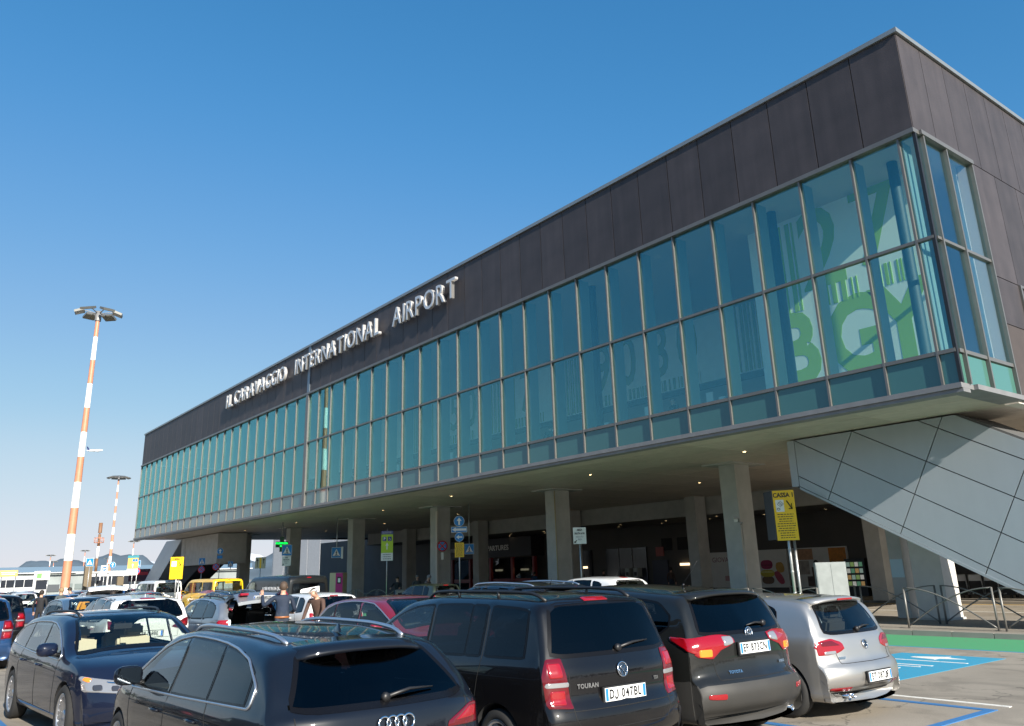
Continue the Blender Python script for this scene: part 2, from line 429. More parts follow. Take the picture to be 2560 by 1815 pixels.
# ---------------------------------------------------------------- interior seen through the glass
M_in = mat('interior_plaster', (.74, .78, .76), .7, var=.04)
M_inlit = mat('printed_wall_white', (.84, .87, .82), .6)
M_green = mat('printed_green', (.30, .50, .03), .6)
M_olive = mat('printed_olive', (.20, .26, .07), .7)
M_ceil = mat('interior_ceiling', (.30, .33, .34), .8)
b = MB(); b.box(FX0+.2, FX1-.45, FY+.5, 40, 12.42, 12.46, M_ceil); tp('interior_ceiling', b)
b = MB(); b.box(FX0+.2, FX1-.45, FY+.4, 40, 5.86, 5.92, mat('interior_floor', (.22, .23, .23), .3)); tp('interior_floor', b)
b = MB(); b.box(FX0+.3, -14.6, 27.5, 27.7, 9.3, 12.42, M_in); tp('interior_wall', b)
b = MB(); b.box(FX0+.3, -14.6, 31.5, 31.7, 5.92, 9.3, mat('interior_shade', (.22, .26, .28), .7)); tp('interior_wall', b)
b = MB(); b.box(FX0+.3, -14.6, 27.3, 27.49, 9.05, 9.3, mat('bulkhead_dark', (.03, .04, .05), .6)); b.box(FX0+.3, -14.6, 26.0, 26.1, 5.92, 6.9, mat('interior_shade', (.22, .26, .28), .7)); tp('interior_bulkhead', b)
b = MB(); b.box(-14.75, -9.35, 21.55, 21.7, 5.92, 12.42, M_inlit); tp('interior_wall', b)
b = MB(); b.box(-14.75, -14.6, 21.71, 27.5, 5.92, 12.42, M_inlit); tp('interior_wall', b)
b = MB(); b.box(FX1-.5, FX1-.42, 22.4, 40, 5.92, 12.42, M_in); tp('interior_wall', b)
# glass fins and round posts behind the mullions
fin = MB().box(-.02, .02, .17, .62, ZG, ZH, mat('steel_fin', (.20, .30, .32), .4, metal=.3)).mesh('glazing_fin')
for x in ms:
    if x > -60 and abs(x+44.12) > .1: tpm('glazing_fin', fin, (x-.02, FY, 0))
post = MB(); post.lathe([(.14, 5.92), (.14, 12.42)], mat('blue_steel_post', (.012, .035, .05), .6, metal=.0), n=16); post = post.mesh('interior_post')
for x in (-9.32, -13.2, -21.3, -29.9, -38.4): tpm('interior_post', post, (x, FY+1.35, 0))
# printed figures on the walls
def bars(x0, x1, z0, z1, y, m, seed=1):
    rr = random.Random(seed); x = x0; b = MB()
    while x < x1:
        w = rr.choice((.05, .09, .15)); b.box(x, min(x+w, x1), y-.012, y, z0, z1, m); x += w+rr.choice((.06, .1, .16))
    tp('printed_bars', b)
def fig(t, x, z, y, size, m, xs=1.0, bold=.02):
    me = text_me(t, size, m, extrude=.002, align='LEFT', xs=xs, bold=bold*size)
    tpm('printed_figure', me, (x, y-.004, z), face_rot((0, -1, 0)))
yb = 21.55
fig('B', -14.15, 7.95, yb, 3.05, M_green, .80, .035)
fig('G', -12.5, 7.95, yb, 3.05, M_green, .84, .035)
fig('Y', -10.9, 7.95, yb, 3.05, M_green, .82, .035)
fig('2', -13.05, 10.85, yb, 3.6, M_green, .86, .012); fig('7', -11.3, 11.0, yb, 3.6, M_green, .86, .012)
bars(-14.3, -13.1, 9.2, 12.1, yb, M_green, 3); bars(-12.6, -11.25, 9.12, 9.75, yb, M_green, 5); bars(-10.6, -9.5, 9.2, 9.85, yb, M_green, 8)
yb = 27.5
for t, x, s in (('9', -28.6, 3.4), ('0', -26.9, 3.4), ('8', -24.9, 3.4), ('0', -23.2, 3.4), ('7', -34.6, 3.2), ('5', -41.6, 3.2), ('0', -39.9, 3.2), ('2', -49.5, 3.2), ('1', -51.2, 3.2), ('2', -58, 3.2), ('7', -56.4, 3.2)):
    fig(t, x, 11.2, yb, s, M_olive, .72, .015)
for x0, x1, z0, z1, sd in ((-31.4, -29.6, 9.4, 12.3, 1), (-28.4, -22, 9.4, 9.9, 2), (-20.6, -17.2, 9.4, 12.3, 3), (-38, -35, 9.4, 12.3, 4), (-35, -32.6, 9.4, 9.9, 5), (-42, -39, 9.4, 9.9, 6), (-47, -43.5, 9.4, 12.3, 7), (-54, -52, 9.4, 12.3, 8)):
    bars(x0, x1, z0, z1, yb, M_olive, sd)
# ceiling light lines and square panels
M_line = mat('ceiling_light_line', (1, .85, .7), .5, emit=(1, .78, .58), estr=9)
M_sq = mat('ceiling_light_panel', (.9, .9, .85), .5, emit=(.9, .88, .8), estr=.55)
for x0, x1, y in ((-9.4, -14.6, 21.45), (-15.4, -19.4, 27.3), (-21.5, -27.6, 27.3), (-29, -31, 27.3), (-32, -36.5, 27.3), (-38.5, -42.5, 27.3), (-45, -47.5, 27.3), (-50, -52.5, 27.3), (-55, -56.5, 27.3), (-60, -61.5, 27.3), (-64, -65, 27.3)):
    b = MB(); b.box(x1, x0, y-.06, y+.06, 12.37, 12.415, M_line); tp('light_line', b)
sq = MB().box(-.9, .9, -.9, .9, 12.38, 12.415, M_sq).mesh('light_panel')
for x in (-17.2, -25.5, -34, -42.5, -51): tpm('light_panel', sq, (x, 25.2, 0))
sp = MB(); sp.lathe([(.001, 12.40), (.06, 12.40), (.06, 12.415)], mat('interior_spot', (1, .95, .9), .4, emit=(1, .95, .9), estr=7), n=10); sp = sp.mesh('interior_spot')
for x in (-11.6, -16.4, -18.6, -22.5, -28, -36.5, -40): tpm('interior_spot', sp, (x, 21.6 if x < -15 else 20.6, 0))
# check-in desks seen just above the sill
desk = MB(); desk.box(-.9, .9, -.3, .3, 5.92, 7.15, mat('desk_dark', (.03, .05, .07), .4)); desk.box(-.25, .05, -.2, -.15, 7.15, 7.75, M_white); desk.box(.3, .55, -.2, -.15, 7.1, 7.5, M_white)
desk = desk.mesh('counter')
for x in (-18, -21.0, -23.8, -26.5, -29.5, -32, -34.6, -37, -40): tpm('counter', desk, (x, 23.2, 0))

# ---------------------------------------------------------------- slanting stair enclosures under each end
def enclosure(name, label, flip, x_off, y0, y1, root):
    """fin in the plane y=y0. local profile as on the right-hand one; flip mirrors in x"""
    def X(x): return x_off-(x+14.82) if flip else x
    t = thing(name, label, 'stair enclosure', root)
    inv = Matrix.Translation(-Vector(root))
    def add(nm, b):
        o = b.build(nm, t); o.matrix_parent_inverse = inv; return o
    top, xl = 5.55, -14.82
    zb_ = lambda x: 4.13-(x-xl)*.543      # bottom edge
    xg = xl+4.03/.543
    zu = lambda x: 5.62-(x+9.75)*.59     # top slanted edge
    xe = -2.2
    # core
    b = MB(); b.prism([(X(xl-.10), top), (X(xl-.10), zb_(xl)-.03), (X(xg), .12), (X(xe+1.2), .12), (X(xe+1.2), zu(xe+1.2)), (X(-9.75), top)], 'Y', y0+.04, y1, mat('enclosure_core', (.10, .10, .10), .7) if not flip else M_fin); add('enclosure_core', b)
    b = MB(); b.prism([(X(xl-.27), top), (X(xl-.27), zb_(xl)), (X(xl-.02), zb_(xl)), (X(xl-.02), top)], 'Y', y0, y1+.01, M_fin); add('end_trim', b)
    b = MB(); b.prism([(X(xl), zb_(xl)-.1), (X(xl), zb_(xl)-.02), (X(xg), .14), (X(xg-.15), .14)], 'Y', y0-.01, y1+.02, M_fin); add('edge_trim', b)
    # tilted panels: rows parallel to the slope, columns perpendicular
    sl = -.56; d = Vector((1, sl)).normalized(); n_ = Vector((-d.y, d.x))   # along slope, across
    poly = [Vector((xl, top)), Vector((xl, zb_(xl))), Vector((xg, .13)), Vector((xe+1.2, .13)), Vector((xe+1.2, zu(xe+1.2)-.1)), Vector((-9.86, top))]
    def clip(poly, nn, c, keep):
        out = []
        for i in range(len(poly)):
            a, b_ = poly[i], poly[(i+1) % len(poly)]
            da, db = (a.dot(nn)-c)*keep, (b_.dot(nn)-c)*keep
            if da >= 0: out.append(a)
            if da*db < 0: out.append(a+(b_-a)*(da/(da-db)))
        return out
    o0 = Vector((xl, top)); rh = .97; cw = 2.33
    oc = Vector((-13.30, 4.75))
    g = .014
    for r_ in range(-9, 6):
        for c_ in range(-2, 8):
            lo, hi = o0.dot(n_)+(r_)*rh*1.0+g, o0.dot(n_)+(r_+1)*rh-g
            cl, ch = oc.dot(d)+c_*cw+g, oc.dot(d)+(c_+1)*cw-g
            p = clip(clip(clip(clip(poly, n_, lo, 1), n_, hi, -1), d, cl, 1), d, ch, -1)
            if len(p) < 3: continue
            ar = abs(sum(p[i].x*p[(i+1) % len(p)].y-p[(i+1) % len(p)].x*p[i].y for i in range(len(p))))/2
            if ar < .01: continue
            b = MB(); b.prism([(X(v.x), v.y) for v in p], 'Y', y0, y0+.035, M_fin); add('cladding_panel', b)
    return t
enclosure('stair_enclosure', 'large slanting pale grey panelled stair enclosure descending below the near corner of the terminal', False, 0, 22.80, 25.0, (-12, 23, 0))
# far one: mirror
def far_enclosure():
    t = thing('stair_enclosure', 'far slanting grey panelled stair enclosure with concrete block below the left end of the terminal', 'stair enclosure', (-84, 24, 0))
    inv = Matrix.Translation((84, -24, 0))
    def add(nm, b): o = b.build(nm, t); o.matrix_parent_inverse = inv; return o
    y0 = 22.8
    P = lambda x, z: (x, z)
    A, B, C_, D_ = (-83.4, 5.54), (-78.5, 5.54), (-88.5, .12), (-93.3, .12)
    b = MB(); b.prism([A, B, C_, D_], 'Y', y0+.04, y0+2.4, M_fin); add('enclosure_core', b)
    def L(a, b_, t_): return (a[0]+(b_[0]-a[0])*t_, a[1]+(b_[1]-a[1])*t_)
    for i in range(2):
        for j in range(3):
            u0, u1, v0, v1 = i/2+.004, (i+1)/2-.004, j/3+.004, (j+1)/3-.004
            q = [L(L(A, B, u), L(D_, C_, u), v) for u, v in ((u0, v0), (u1, v0), (u1, v1), (u0, v1))]
            b = MB(); b.prism(q, 'Y', y0, y0+.035, M_fin); add('cladding_panel', b)
    b = MB(); b.box(-78.4, -68.7, y0+.02, y0+2.4, 3.15, 5.54, M_conc); add('concrete_block', b)
    b = MB(); b.box(-78.42, -77.3, y0-.02, y0+.015, 3.15, 5.52, M_conc); add('pilaster', b); b = MB(); b.box(-69.8, -68.68, y0-.02, y0+.015, 3.15, 5.52, M_conc); add('pilaster', b)
    b = MB(); b.prism([(-78.4, 3.14), (-73.4, 3.14), (-82.5, .12), (-87.5, .12)], 'Y', y0+.3, y0+2.2, M_dark); add('stair_flight', b)
far_enclosure()

# ---------------------------------------------------------------- ground
def asphalt():
    m = bpy.data.materials.new('asphalt'); m.use_nodes = True; nt = m.node_tree; b = nt.nodes['Principled BSDF']
    tc = nt.nodes.new('ShaderNodeTexCoord')
    n1 = nt.nodes.new('ShaderNodeTexNoise'); n1.inputs['Scale'].default_value = .35; n1.inputs['Detail'].default_value = 8
    n2 = nt.nodes.new('ShaderNodeTexNoise'); n2.inputs['Scale'].default_value = 60; n2.inputs['Detail'].default_value = 3
    for n in (n1, n2): nt.links.new(tc.outputs['Object'], n.inputs['Vector'])
    mx = nt.nodes.new('ShaderNodeMath'); mx.operation = 'MULTIPLY_ADD'; nt.links.new(n2.outputs[0], mx.inputs[0]); mx.inputs[1].default_value = .55; nt.links.new(n1.outputs[0], mx.inputs[2])
    cr = nt.nodes.new('ShaderNodeValToRGB'); cr.color_ramp.elements[0].position = .55; cr.color_ramp.elements[0].color = (.19, .165, .13, 1)
    cr.color_ramp.elements[1].position = 1.0; cr.color_ramp.elements[1].color = (.30, .265, .215, 1)
    nt.links.new(mx.outputs[0], cr.inputs[0])
    def mul(src, fac_sock, lo, hi, a, c):
        mr = nt.nodes.new('ShaderNodeMapRange'); mr.inputs[1].default_value = a; mr.inputs[2].default_value = c; mr.inputs[3].default_value = lo; mr.inputs[4].default_value = hi
        nt.links.new(fac_sock, mr.inputs[0]); vm = nt.nodes.new('ShaderNodeVectorMath'); vm.operation = 'SCALE'; nt.links.new(src, vm.inputs[0]); nt.links.new(mr.outputs[0], vm.inputs['Scale']); return vm.outputs[0]
    n3 = nt.nodes.new('ShaderNodeTexNoise'); n3.inputs['Scale'].default_value = 1.1; n3.inputs['Detail'].default_value = 5; n3.inputs['Distortion'].default_value = 1.2; nt.links.new(tc.outputs['Object'], n3.inputs['Vector'])
    vo = nt.nodes.new('ShaderNodeTexVoronoi'); vo.feature = 'DISTANCE_TO_EDGE'; vo.inputs['Scale'].default_value = .28
    vd = nt.nodes.new('ShaderNodeVectorMath'); vd.operation = 'ADD'; nt.links.new(tc.outputs['Object'], vd.inputs[0]); ns = nt.nodes.new('ShaderNodeTexNoise'); ns.inputs['Scale'].default_value = 1.7; ns.inputs['Detail'].default_value = 6; nt.links.new(tc.outputs['Object'], ns.inputs['Vector']); nt.links.new(ns.outputs['Color'], vd.inputs[1]); nt.links.new(vd.outputs[0], vo.inputs['Vector'])
    n4 = nt.nodes.new('ShaderNodeTexNoise'); n4.inputs['Scale'].default_value = 260; n4.inputs['Detail'].default_value = 2; nt.links.new(tc.outputs['Object'], n4.inputs['Vector'])
    s1 = mul(cr.outputs[0], n3.outputs[0], .82, 1.05, .36, .52); s2 = mul(s1, vo.outputs['Distance'], .45, 1.0, .0, .006); s3 = mul(s2, n4.outputs[0], .72, 1.28, .3, .7)
    nt.links.new(s3, b.inputs['Base Color'])
    b.inputs['Roughness'].default_value = .85
    bp = nt.nodes.new('ShaderNodeBump'); bp.inputs['Strength'].default_value = .35; bp.inputs['Distance'].default_value = .01
    nt.links.new(n2.outputs[0], bp.inputs['Height']); nt.links.new(bp.outputs[0], b.inputs['Normal'])
    return m
M_asph = asphalt()
def struct(name, b, loc=None):
    o = b.build(name); o['kind'] = 'structure'; return o
b = MB(); b.quad((-6000, -6000, 0), (6000, -6000, 0), (6000, 6000, 0), (-6000, 6000, 0), M_asph); struct('ground', b)
def paint(name, col, cover=.72):
    m = mat(name, col, .75)
    nt = m.node_tree; bs = nt.nodes['Principled BSDF']
    tc = nt.nodes.new('ShaderNodeTexCoord'); n = nt.nodes.new('ShaderNodeTexNoise'); n.inputs['Scale'].default_value = 14; n.inputs['Detail'].default_value = 8
    nt.links.new(tc.outputs['Object'], n.inputs['Vector'])
    r = nt.nodes.new('ShaderNodeValToRGB'); r.color_ramp.elements[0].position = cover-.1; r.color_ramp.elements[1].position = cover
    r.color_ramp.elements[0].color = (*col, 1); r.color_ramp.elements[1].color = (.16, .145, .12, 1)
    nt.links.new(n.outputs[0], r.inputs[0]); nt.links.new(r.outputs[0], bs.inputs['Base Color'])
    return m
P_green, P_blue, P_cyan, P_white, P_yel = paint('green_road_paint', (.06, .29, .13)), paint('blue_road_paint', (.03, .15, .36)), paint('cyan_road_paint', (.03, .27, .42)), paint('white_road_paint', (.72, .70, .64)), paint('yellow_road_paint', (.55, .33, .03))
b = MB(); b.box(-60, 14, 18.75, 21.42, -.02, .004, P_green); struct('green_pavement_strip', b)
b = MB(); b.box(-60, 14, 18.66, 18.745, -.02, .004, P_cyan)
b.box(-9.45, -7.42, 13.3, 17.42, -.02, .004, P_cyan); struct('blue_pavement_paint', b)
b = MB()
for x0 in (-9.25,):
    for yy, w in ((16.25, .07), ): b.box(-9.4, -7.6, yy-w/2, yy+w/2, -.02, .008, P_white)
for yy, w, x0, x1 in ((15.55, .08, -9.3, -7.9), (15.3, .06, -9.2, -8.0), (14.95, .1, -9.2, -8.2), (14.65, .08, -9.3, -8.1), (14.3, .12, -9.2, -8.4), (13.9, .1, -9.3, -8.5)):
    b.box(x0, x1, yy-w/2, yy+w/2, -.02, .008, P_white)
b.prism([(-8.9, 16.7), (-8.35, 16.55), (-8.35, 16.72), (-7.9, 16.85), (-8.35, 17.0), (-8.3, 17.12), (-8.9, 16.85)], 'Z', -.02, .008, P_white)
b.box(-6.95, -5.15, 11.92, 12.0, -.02, .008, P_white)
struct('white_road_markings', b)
b = MB()
b.box(-11, -5.16, 11.50, 11.62, -.02, .008, P_blue); b.box(-5.28, -5.16, 6, 11.498, -.02, .008, P_blue)
for y in (9.0, 6.7, 4.4, 1.9): b.box(-16, -5.282, y-.06, y+.06, -.02, .008, P_blue)
for y in (4.2, 6.8, 9.4, 12, 14.6): b.box(-25.5, -20.5, y-.06, y+.06, -.02, .008, P_blue)
struct('blue_road_markings', b)
# island pavement with kerb, road under the building, far pavement
M_pave = mat('island_paving', (.23, .205, .17), .85, var=.12, vscale=1.2, bump=.2)
M_kerb = mat('kerb_stone', (.27, .25, .22), .8, var=.15, vscale=1.5)
b = MB(); b.box(-110, 14, 21.58, 27.6, -.05, .12, M_pave); struct('island_pavement', b)
kt = thing('kerb', 'row of grey kerb stones edging the island pavement beside the green strip', 'kerb', (-20, 21.5, 0))
ks = MB().box(-.485, .485, -.075, .075, -.05, .123, M_kerb).mesh('kerb_stone')
ks2 = MB().box(-.485, .485, -.075, .075, -.05, .127, M_kerb).mesh('kerb_stone')
for i in range(60): link('kerb_stone', ks if i % 3 else ks2, kt, (24-i*.985+(.003 if i % 2 else 0), .0, 0))
b = MB(); b.box(-110, 14, 36.8, 60, -.05, .12, M_pave); struct('far_pavement', b)
b = MB(); b.box(-110, 14, 36.45, 36.6, -.02, .006, P_yel); struct('yellow_road_marking', b)
b = MB(); b.box(-110, 14, 31.6, 31.72, -.02, .006, P_white); struct('white_lane_marking', b)
# pier behind the enclosure
pt = thing('support_pier', 'white painted pier behind the railings under the slanting enclosure', 'pier', (-12.55, 25.7, .12))
M_pier = mat('pier_white', (.58, .56, .52), .6, var=.06)
MB().box(-.45, .45, -.40, .45, .06, 4.6, M_pier).build('pier_shaft', pt); MB().box(-.50, .50, -.45, .5, -.12, .059, M_conc).build('pier_base', pt)
pt = thing('grey_post', 'grey square post with a small pale blue notice left of the white pier', 'post', (-13.75, 26.1, .12))
MB().box(-.22, .22, -.22, .22, -.12, 5.4, M_conc).build('post_shaft', pt); MB().box(-.20, .20, -.24, -.221, 1.2, 1.75, mat('notice_blue', (.45, .60, .66), .5)).build('notice', pt)
# ---------------------------------------------------------------- vehicles: lofted bodies with panels projected on to them
def pchip(xs, ys, q):
    n = len(xs); h = [xs[i+1]-xs[i] for i in range(n-1)]; d = [(ys[i+1]-ys[i])/h[i] if h[i] else 0 for i in range(n-1)]
    m = [0]*n
    for i in range(1, n-1):
        if d[i-1]*d[i] > 0:
            w1, w2 = 2*h[i]+h[i-1], h[i]+2*h[i-1]; m[i] = (w1+w2)/(w1/d[i-1]+w2/d[i])
    m[0] = d[0]; m[-1] = d[-1]
    out = []; i = 0
    for x in q:
        while i < n-2 and x > xs[i+1]: i += 1
        while i > 0 and x < xs[i]: i -= 1
        x_ = min(max(x, xs[0]), xs[-1]); t = (x_-xs[i])/h[i] if h[i] else 0
        h00, h10, h01, h11 = 2*t**3-3*t*t+1, t**3-2*t*t+t, -2*t**3+3*t*t, t**3-t*t
        out.append(h00*ys[i]+h10*h[i]*m[i]+h01*ys[i+1]+h11*h[i]*m[i+1])
    return out
def fn(pts):
    xs = [p[0] for p in pts]; ys = [p[1] for p in pts]
    return lambda x: pchip(xs, ys, [x])[0]

M_tyre = mat('tyre_rubber', (.018, .018, .018), .85)
M_rimm = mat('alloy_rim', (.50, .50, .51), .3, metal=.85)
M_rimd = mat('dark_alloy', (.10, .10, .11), .35, metal=.7)
M_trim = mat('window_trim_black', (.005, .005, .006), .25, spec=.2)
M_chrome = mat('chrome', (.75, .76, .78), .12, metal=1.)
M_mirr = mat('mirror_glass', (.16, .18, .20), .05, metal=1.)
M_satin = mat('satin_rail', (.55, .58, .62), .3, metal=.9)
M_red = mat('lamp_red', (.25, .002, .006), .12, coat=1., spec=.7)
M_redd = mat('lamp_dark_red', (.10, .002, .005), .10, coat=1.)
M_lampw = mat('lamp_clear', (.34, .34, .35), .12, metal=.5, coat=1.)
M_amber = mat('lamp_amber', (.85, .22, .02), .15, coat=1.)
M_plate = mat('plate_white', (.74, .75, .74), .4)
M_plb = mat('plate_blue', (.02, .18, .62), .4)
M_ink = mat('plate_ink', (.01, .01, .012), .5)
M_glass_dark = glassmat('privacy_glass', (.07, .08, .09), (.95, .97, 1), .035, boost=1.15)
M_glass_car = glassmat('car_glass', (.80, .86, .82), (.95, .97, 1), .045, boost=1.15)
M_cabin = mat('cabin_dark', (.020, .020, .021), .8)
M_beige = mat('cabin_beige', (.50, .43, .33), .7)
M_clad_p = mat('bumper_grey_plastic', (.022, .022, .021), .6, dust=.10)
def paintm(name, col, metal=.0, dust=.12, rough=.35):
    return mat('paint_'+name, col, rough, metal=metal, coat=1.0, coat_rough=.02, dust=dust, spec=.5 if max(col) > .1 else .08)

def wheel_me(r, w, spokes, m_rim, style=0):
    """returns tyre mesh, rim mesh, brake mesh; axis Y, outer face at +y"""
    t = MB(); rr = r*.72
    t.lathe([(rr-.01, -w/2+.02), (rr+.02, -w/2), (r-.03, -w/2+.002), (r, -w/2+.03), (r, w/2-.03), (r-.03, w/2-.002), (rr+.02, w/2), (rr-.01, w/2-.02)], M_tyre, axis='Y', n=36)
    k = MB()
    k.lathe([(rr+.004, w/2-.012), (rr-.012, w/2-.004), (rr-.03, w/2-.02), (rr-.035, -w/2+.04)], m_rim, axis='Y', n=36)
    k.lathe([(.001, w/2-.03), (.03, w/2-.028), (.055, w/2-.04), (.065, w/2-.07)], m_rim, axis='Y', n=16)
    for i in range(spokes):
        a = 2*math.pi*i/spokes
        for da in ((-.13, .13) if style else (0,)):
            c, s_ = math.cos(a+da*.6), math.sin(a+da*.6); c2, s2 = math.cos(a+da*1.4), math.sin(a+da*1.4)
            hw = .016 if style else .034
            p0 = Vector((c*.045, 0, s_*.045)); p1 = Vector((c2*(rr-.02), 0, s2*(rr-.02))); tn = Vector((-s2, 0, c2))
            vs = [p0-tn*hw+Vector((0, w/2-.055, 0)), p0+tn*hw+Vector((0, w/2-.055, 0)), p1+tn*hw*1.25+Vector((0, w/2-.022, 0)), p1-tn*hw*1.25+Vector((0, w/2-.022, 0))]
            k.add(vs+[v-Vector((0, .035, 0)) for v in vs], [(0, 1, 2, 3), (7, 6, 5, 4), (0, 4, 5, 1), (1, 5, 6, 2), (2, 6, 7, 3), (3, 7, 4, 0)], m_rim)
    b = MB(); b.lathe([(.001, 0), (rr-.07, 0), (rr-.07, -.02), (.001, -.02)], mat('brake_disc', (.12, .12, .12), .4, metal=.8), axis='Y', n=24)
    b.lathe([(rr-.036, -w/2+.03), (.001, -w/2+.03)], M_cabin, axis='Y', n=24)
    return t.mesh('tyre'), k.mesh('rim'), b.mesh('wheel')

class Car:
    """x forward, y left, z up; origin on the ground at mid length"""
    def __init__(s, sp): 
        s.sp = sp; s.W = sp['W']/2; s.L = sp['L']
        s.belt = fn(sp['belt']); s.prof = sp['prof']
        s.parts = []
        s.body()
    def halfw(s, x):
        sp = s.sp; L2 = s.L/2
        f = sp.get('front_taper', .11); r = sp.get('rear_taper', .06)
        t = x/L2
        k = 1-(f*max(0, t-.35)**2/.42 if t > 0 else r*max(0, -t-.45)**2/.30)
        return s.W*k
    def sec(s, z, x):
        """relative half width by height"""
        zb = s.belt(x)
        lo = [(0, .90), (.18, .935), (.34, .975), (.52, .995), (zb-.22, 1.0), (zb-.07, .985), (zb, .955)]
        if z <= zb: return pchip([a for a, _ in lo], [b for _, b in lo], [z])[0]
        return .955-s.sp.get('tumble', .30)*(z-zb)/s.W*.9
    def body(s):
        sp = s.sp; L2 = s.L/2
        rows = []
        for (x, zt, crown) in s.prof:
            zb = s.belt(x); t = x/L2
            # plan rounding of the two ends
            bow = 0
            if t < -.80: bow = sp.get('rbow', .17)*min(1, (-t-.80)/.16)
            if t > .72: bow = -sp.get('fbow', .34)*min(1, (t-.72)/.25)
            xo = x+bow; hw = s.halfw(x)
            zmin = sp['clear']
            hs = []
            if zt > zb+.12:
                e = zt-crown-.05
                targets = [None, e, zb+(e-zb)*.5, zb, zb-.07, zb-.22, .52, .34, zmin+.05]
            else:
                e = zt-crown-.02
                targets = [None, e, e-.02, e-.05, min(zb-.07, e-.08), min(zb-.22, e-.16), .52, .34, zmin+.05]
            last = 99
            pts = [(x, 0, zt)]
            wt = hw*s.sec(min(e, zt), xo)
            if zt > zb+.12:
                pts += [(x+bow*.2, wt*.5, zt-crown*.25), (x+bow*.55, wt*.82, zt-crown*.75), (x+bow*.8, wt*.955, zt-crown-.012)]
            else:
                pts += [(x+bow*.2, wt*.5, zt-crown*.22), (x+bow*.55, wt*.80, zt-crown*.65), (x+bow*.85, wt*.95, zt-crown-.002)]
            for k, h in enumerate(targets[1:]):
                h = min(h, zt-crown-.03-.012*k); h = max(h, zmin+.02-.0*k+ (.003*(8-k)))
                h = min(h, last-.003); last = h
                pts.append((xo, hw*s.sec(h, xo), h))
            pts += [(xo, hw*.86, zmin), (x+bow*.4, hw*.5, zmin-.0), (x, 0, zmin)]
            rows.append(pts)
        nv = len(rows[0]); nr = len(rows)
        # chord parameter
        u = [0]
        for i in range(1, nr): u.append(u[-1]+max(.02, math.dist(rows[i][0], rows[i-1][0])*.5+math.dist(rows[i][6], rows[i-1][6])*.5))
        N = sp.get('nu', 150)
        # sample densely, keep originals
        us = [u[-1]*k/(N-1) for k in range(N)]
        G = []
        cols = []
        for j in range(nv):
            cols.append([pchip(u, [rows[i][j][c] for i in range(nr)], us) for c in range(3)])
        vpar = [0]; mid = rows[nr//2]
        for j in range(1, nv): vpar.append(vpar[-1]+max(.04, math.dist(mid[j], mid[j-1])))
        NV = sp.get('nv', 44)
        vs_ = [vpar[-1]*k/(NV-1) for k in range(NV)]
        grid = []
        for a in range(N):
            px = pchip(vpar, [cols[j][0][a] for j in range(nv)], vs_)
            py = pchip(vpar, [cols[j][1][a] for j in range(nv)], vs_)
            pz = pchip(vpar, [cols[j][2][a] for j in range(nv)], vs_)
            grid.append(list(zip(px, py, pz)))
        V = []; F = []
        M2 = 2*NV-2
        for a in range(N):
            half = grid[a]
            ring = [Vector(p) for p in half]+[Vector((p[0], -p[1], p[2])) for p in half[-2:0:-1]]
            V += ring
        for a in range(N-1):
            for k in range(M2):
                k2 = (k+1) % M2
                F.append((a*M2+k, (a+1)*M2+k, (a+1)*M2+k2, a*M2+k2))
        F.append(tuple(range(M2))); F.append(tuple((N-1)*M2+k for k in range(M2-1, -1, -1)))
        s.V0, s.F0 = V, F
        s.bvh = BVHTree.FromPolygons([tuple(v) for v in V], F)
        s.holes = []
    def hit(s, p, d):
        r = s.bvh.ray_cast(Vector(p), Vector(d))
        return (r[0], r[1]) if r[0] is not None else (None, None)
    # ---- projections. mode: 'L','R' sides (a=x,b=z); 'B' rear, 'F' front (a=y,b=z); 'T' top (a=x,b=y)
    def proj(s, mode, a, b, off=.004):
        if mode in 'LR':
            sg = 1 if mode == 'L' else -1; o = (a, 3*sg, b); d = (0, -sg, 0)
        elif mode == 'B': o = (-5, a, b); d = (1, 0, 0)
        elif mode == 'F': o = (5, a, b); d = (-1, 0, 0)
        else: o = (a, b, 5); d = (0, 0, -1)
        q, n = s.hit(o, d)
        if q is None:
            for k in range(1, 12):     # slide inwards until it meets the body
                f = 1-.03*k
                oo = (o[0]*(f if mode in 'LRT' else 1), o[1]*(f if mode in 'BFT' else 1), o[2])
                q, n = s.hit(oo, d)
                if q is not None: break
            if q is None: return Vector(o)+Vector(d)*2.5
        if n.dot(Vector(d)) > 0: n = -n
        return q+n*off
    def body_mesh(s, m_body, clad=None, m_clad=None):
        V = [v.copy() for v in s.V0]; sp = s.sp
        keep = []
        arches = [(sp['ax_r'], sp['R']), (sp['ax_f'], sp['R'])]
        def fc(f): 
            c = Vector((0, 0, 0))
            for i in f: c += V[i]
            return c/len(f)
        bnd = {}
        for f in s.F0:
            c = fc(f); drop = False
            if len(f) == 4 and abs(c.y) > s.W*.62 and c.z < .95:
                for ax, R_ in arches:
                    if math.hypot(c.x-ax, c.z-sp['zr']) < R_: drop = True
            if not drop:
                for (mode, poly) in s.holes:
                    if mode == 'L' and c.y > .25*s.W and abs(c.y) > .3: pt = (c.x, c.z)
                    elif mode == 'R' and c.y < -.3: pt = (c.x, c.z)
                    elif mode == 'B' and c.x < sp.get('hole_b', -1): pt = (c.y, c.z)
                    elif mode == 'F' and c.x > sp.get('hole_f', 0): pt = (c.y, c.z)
                    else: continue
                    if inpoly(pt, poly) and c.z > .6: drop = True; break
            if drop:
                for i in f: bnd[i] = bnd.get(i, 0)+1
            else: keep.append(f)
        used = set(i for f in keep for i in f)
        for i in bnd:
            if i in used and abs(V[i].y) > s.W*.5 and V[i].z < 1.0:
                for ax, R_ in arches:
                    dx, dz = V[i].x-ax, V[i].z-sp['zr']; r_ = math.hypot(dx, dz)
                    if .8*R_ < r_ < 1.22*R_ and dz > -.2: V[i].x = ax+dx/r_*R_; V[i].z = sp['zr']+dz/r_*R_
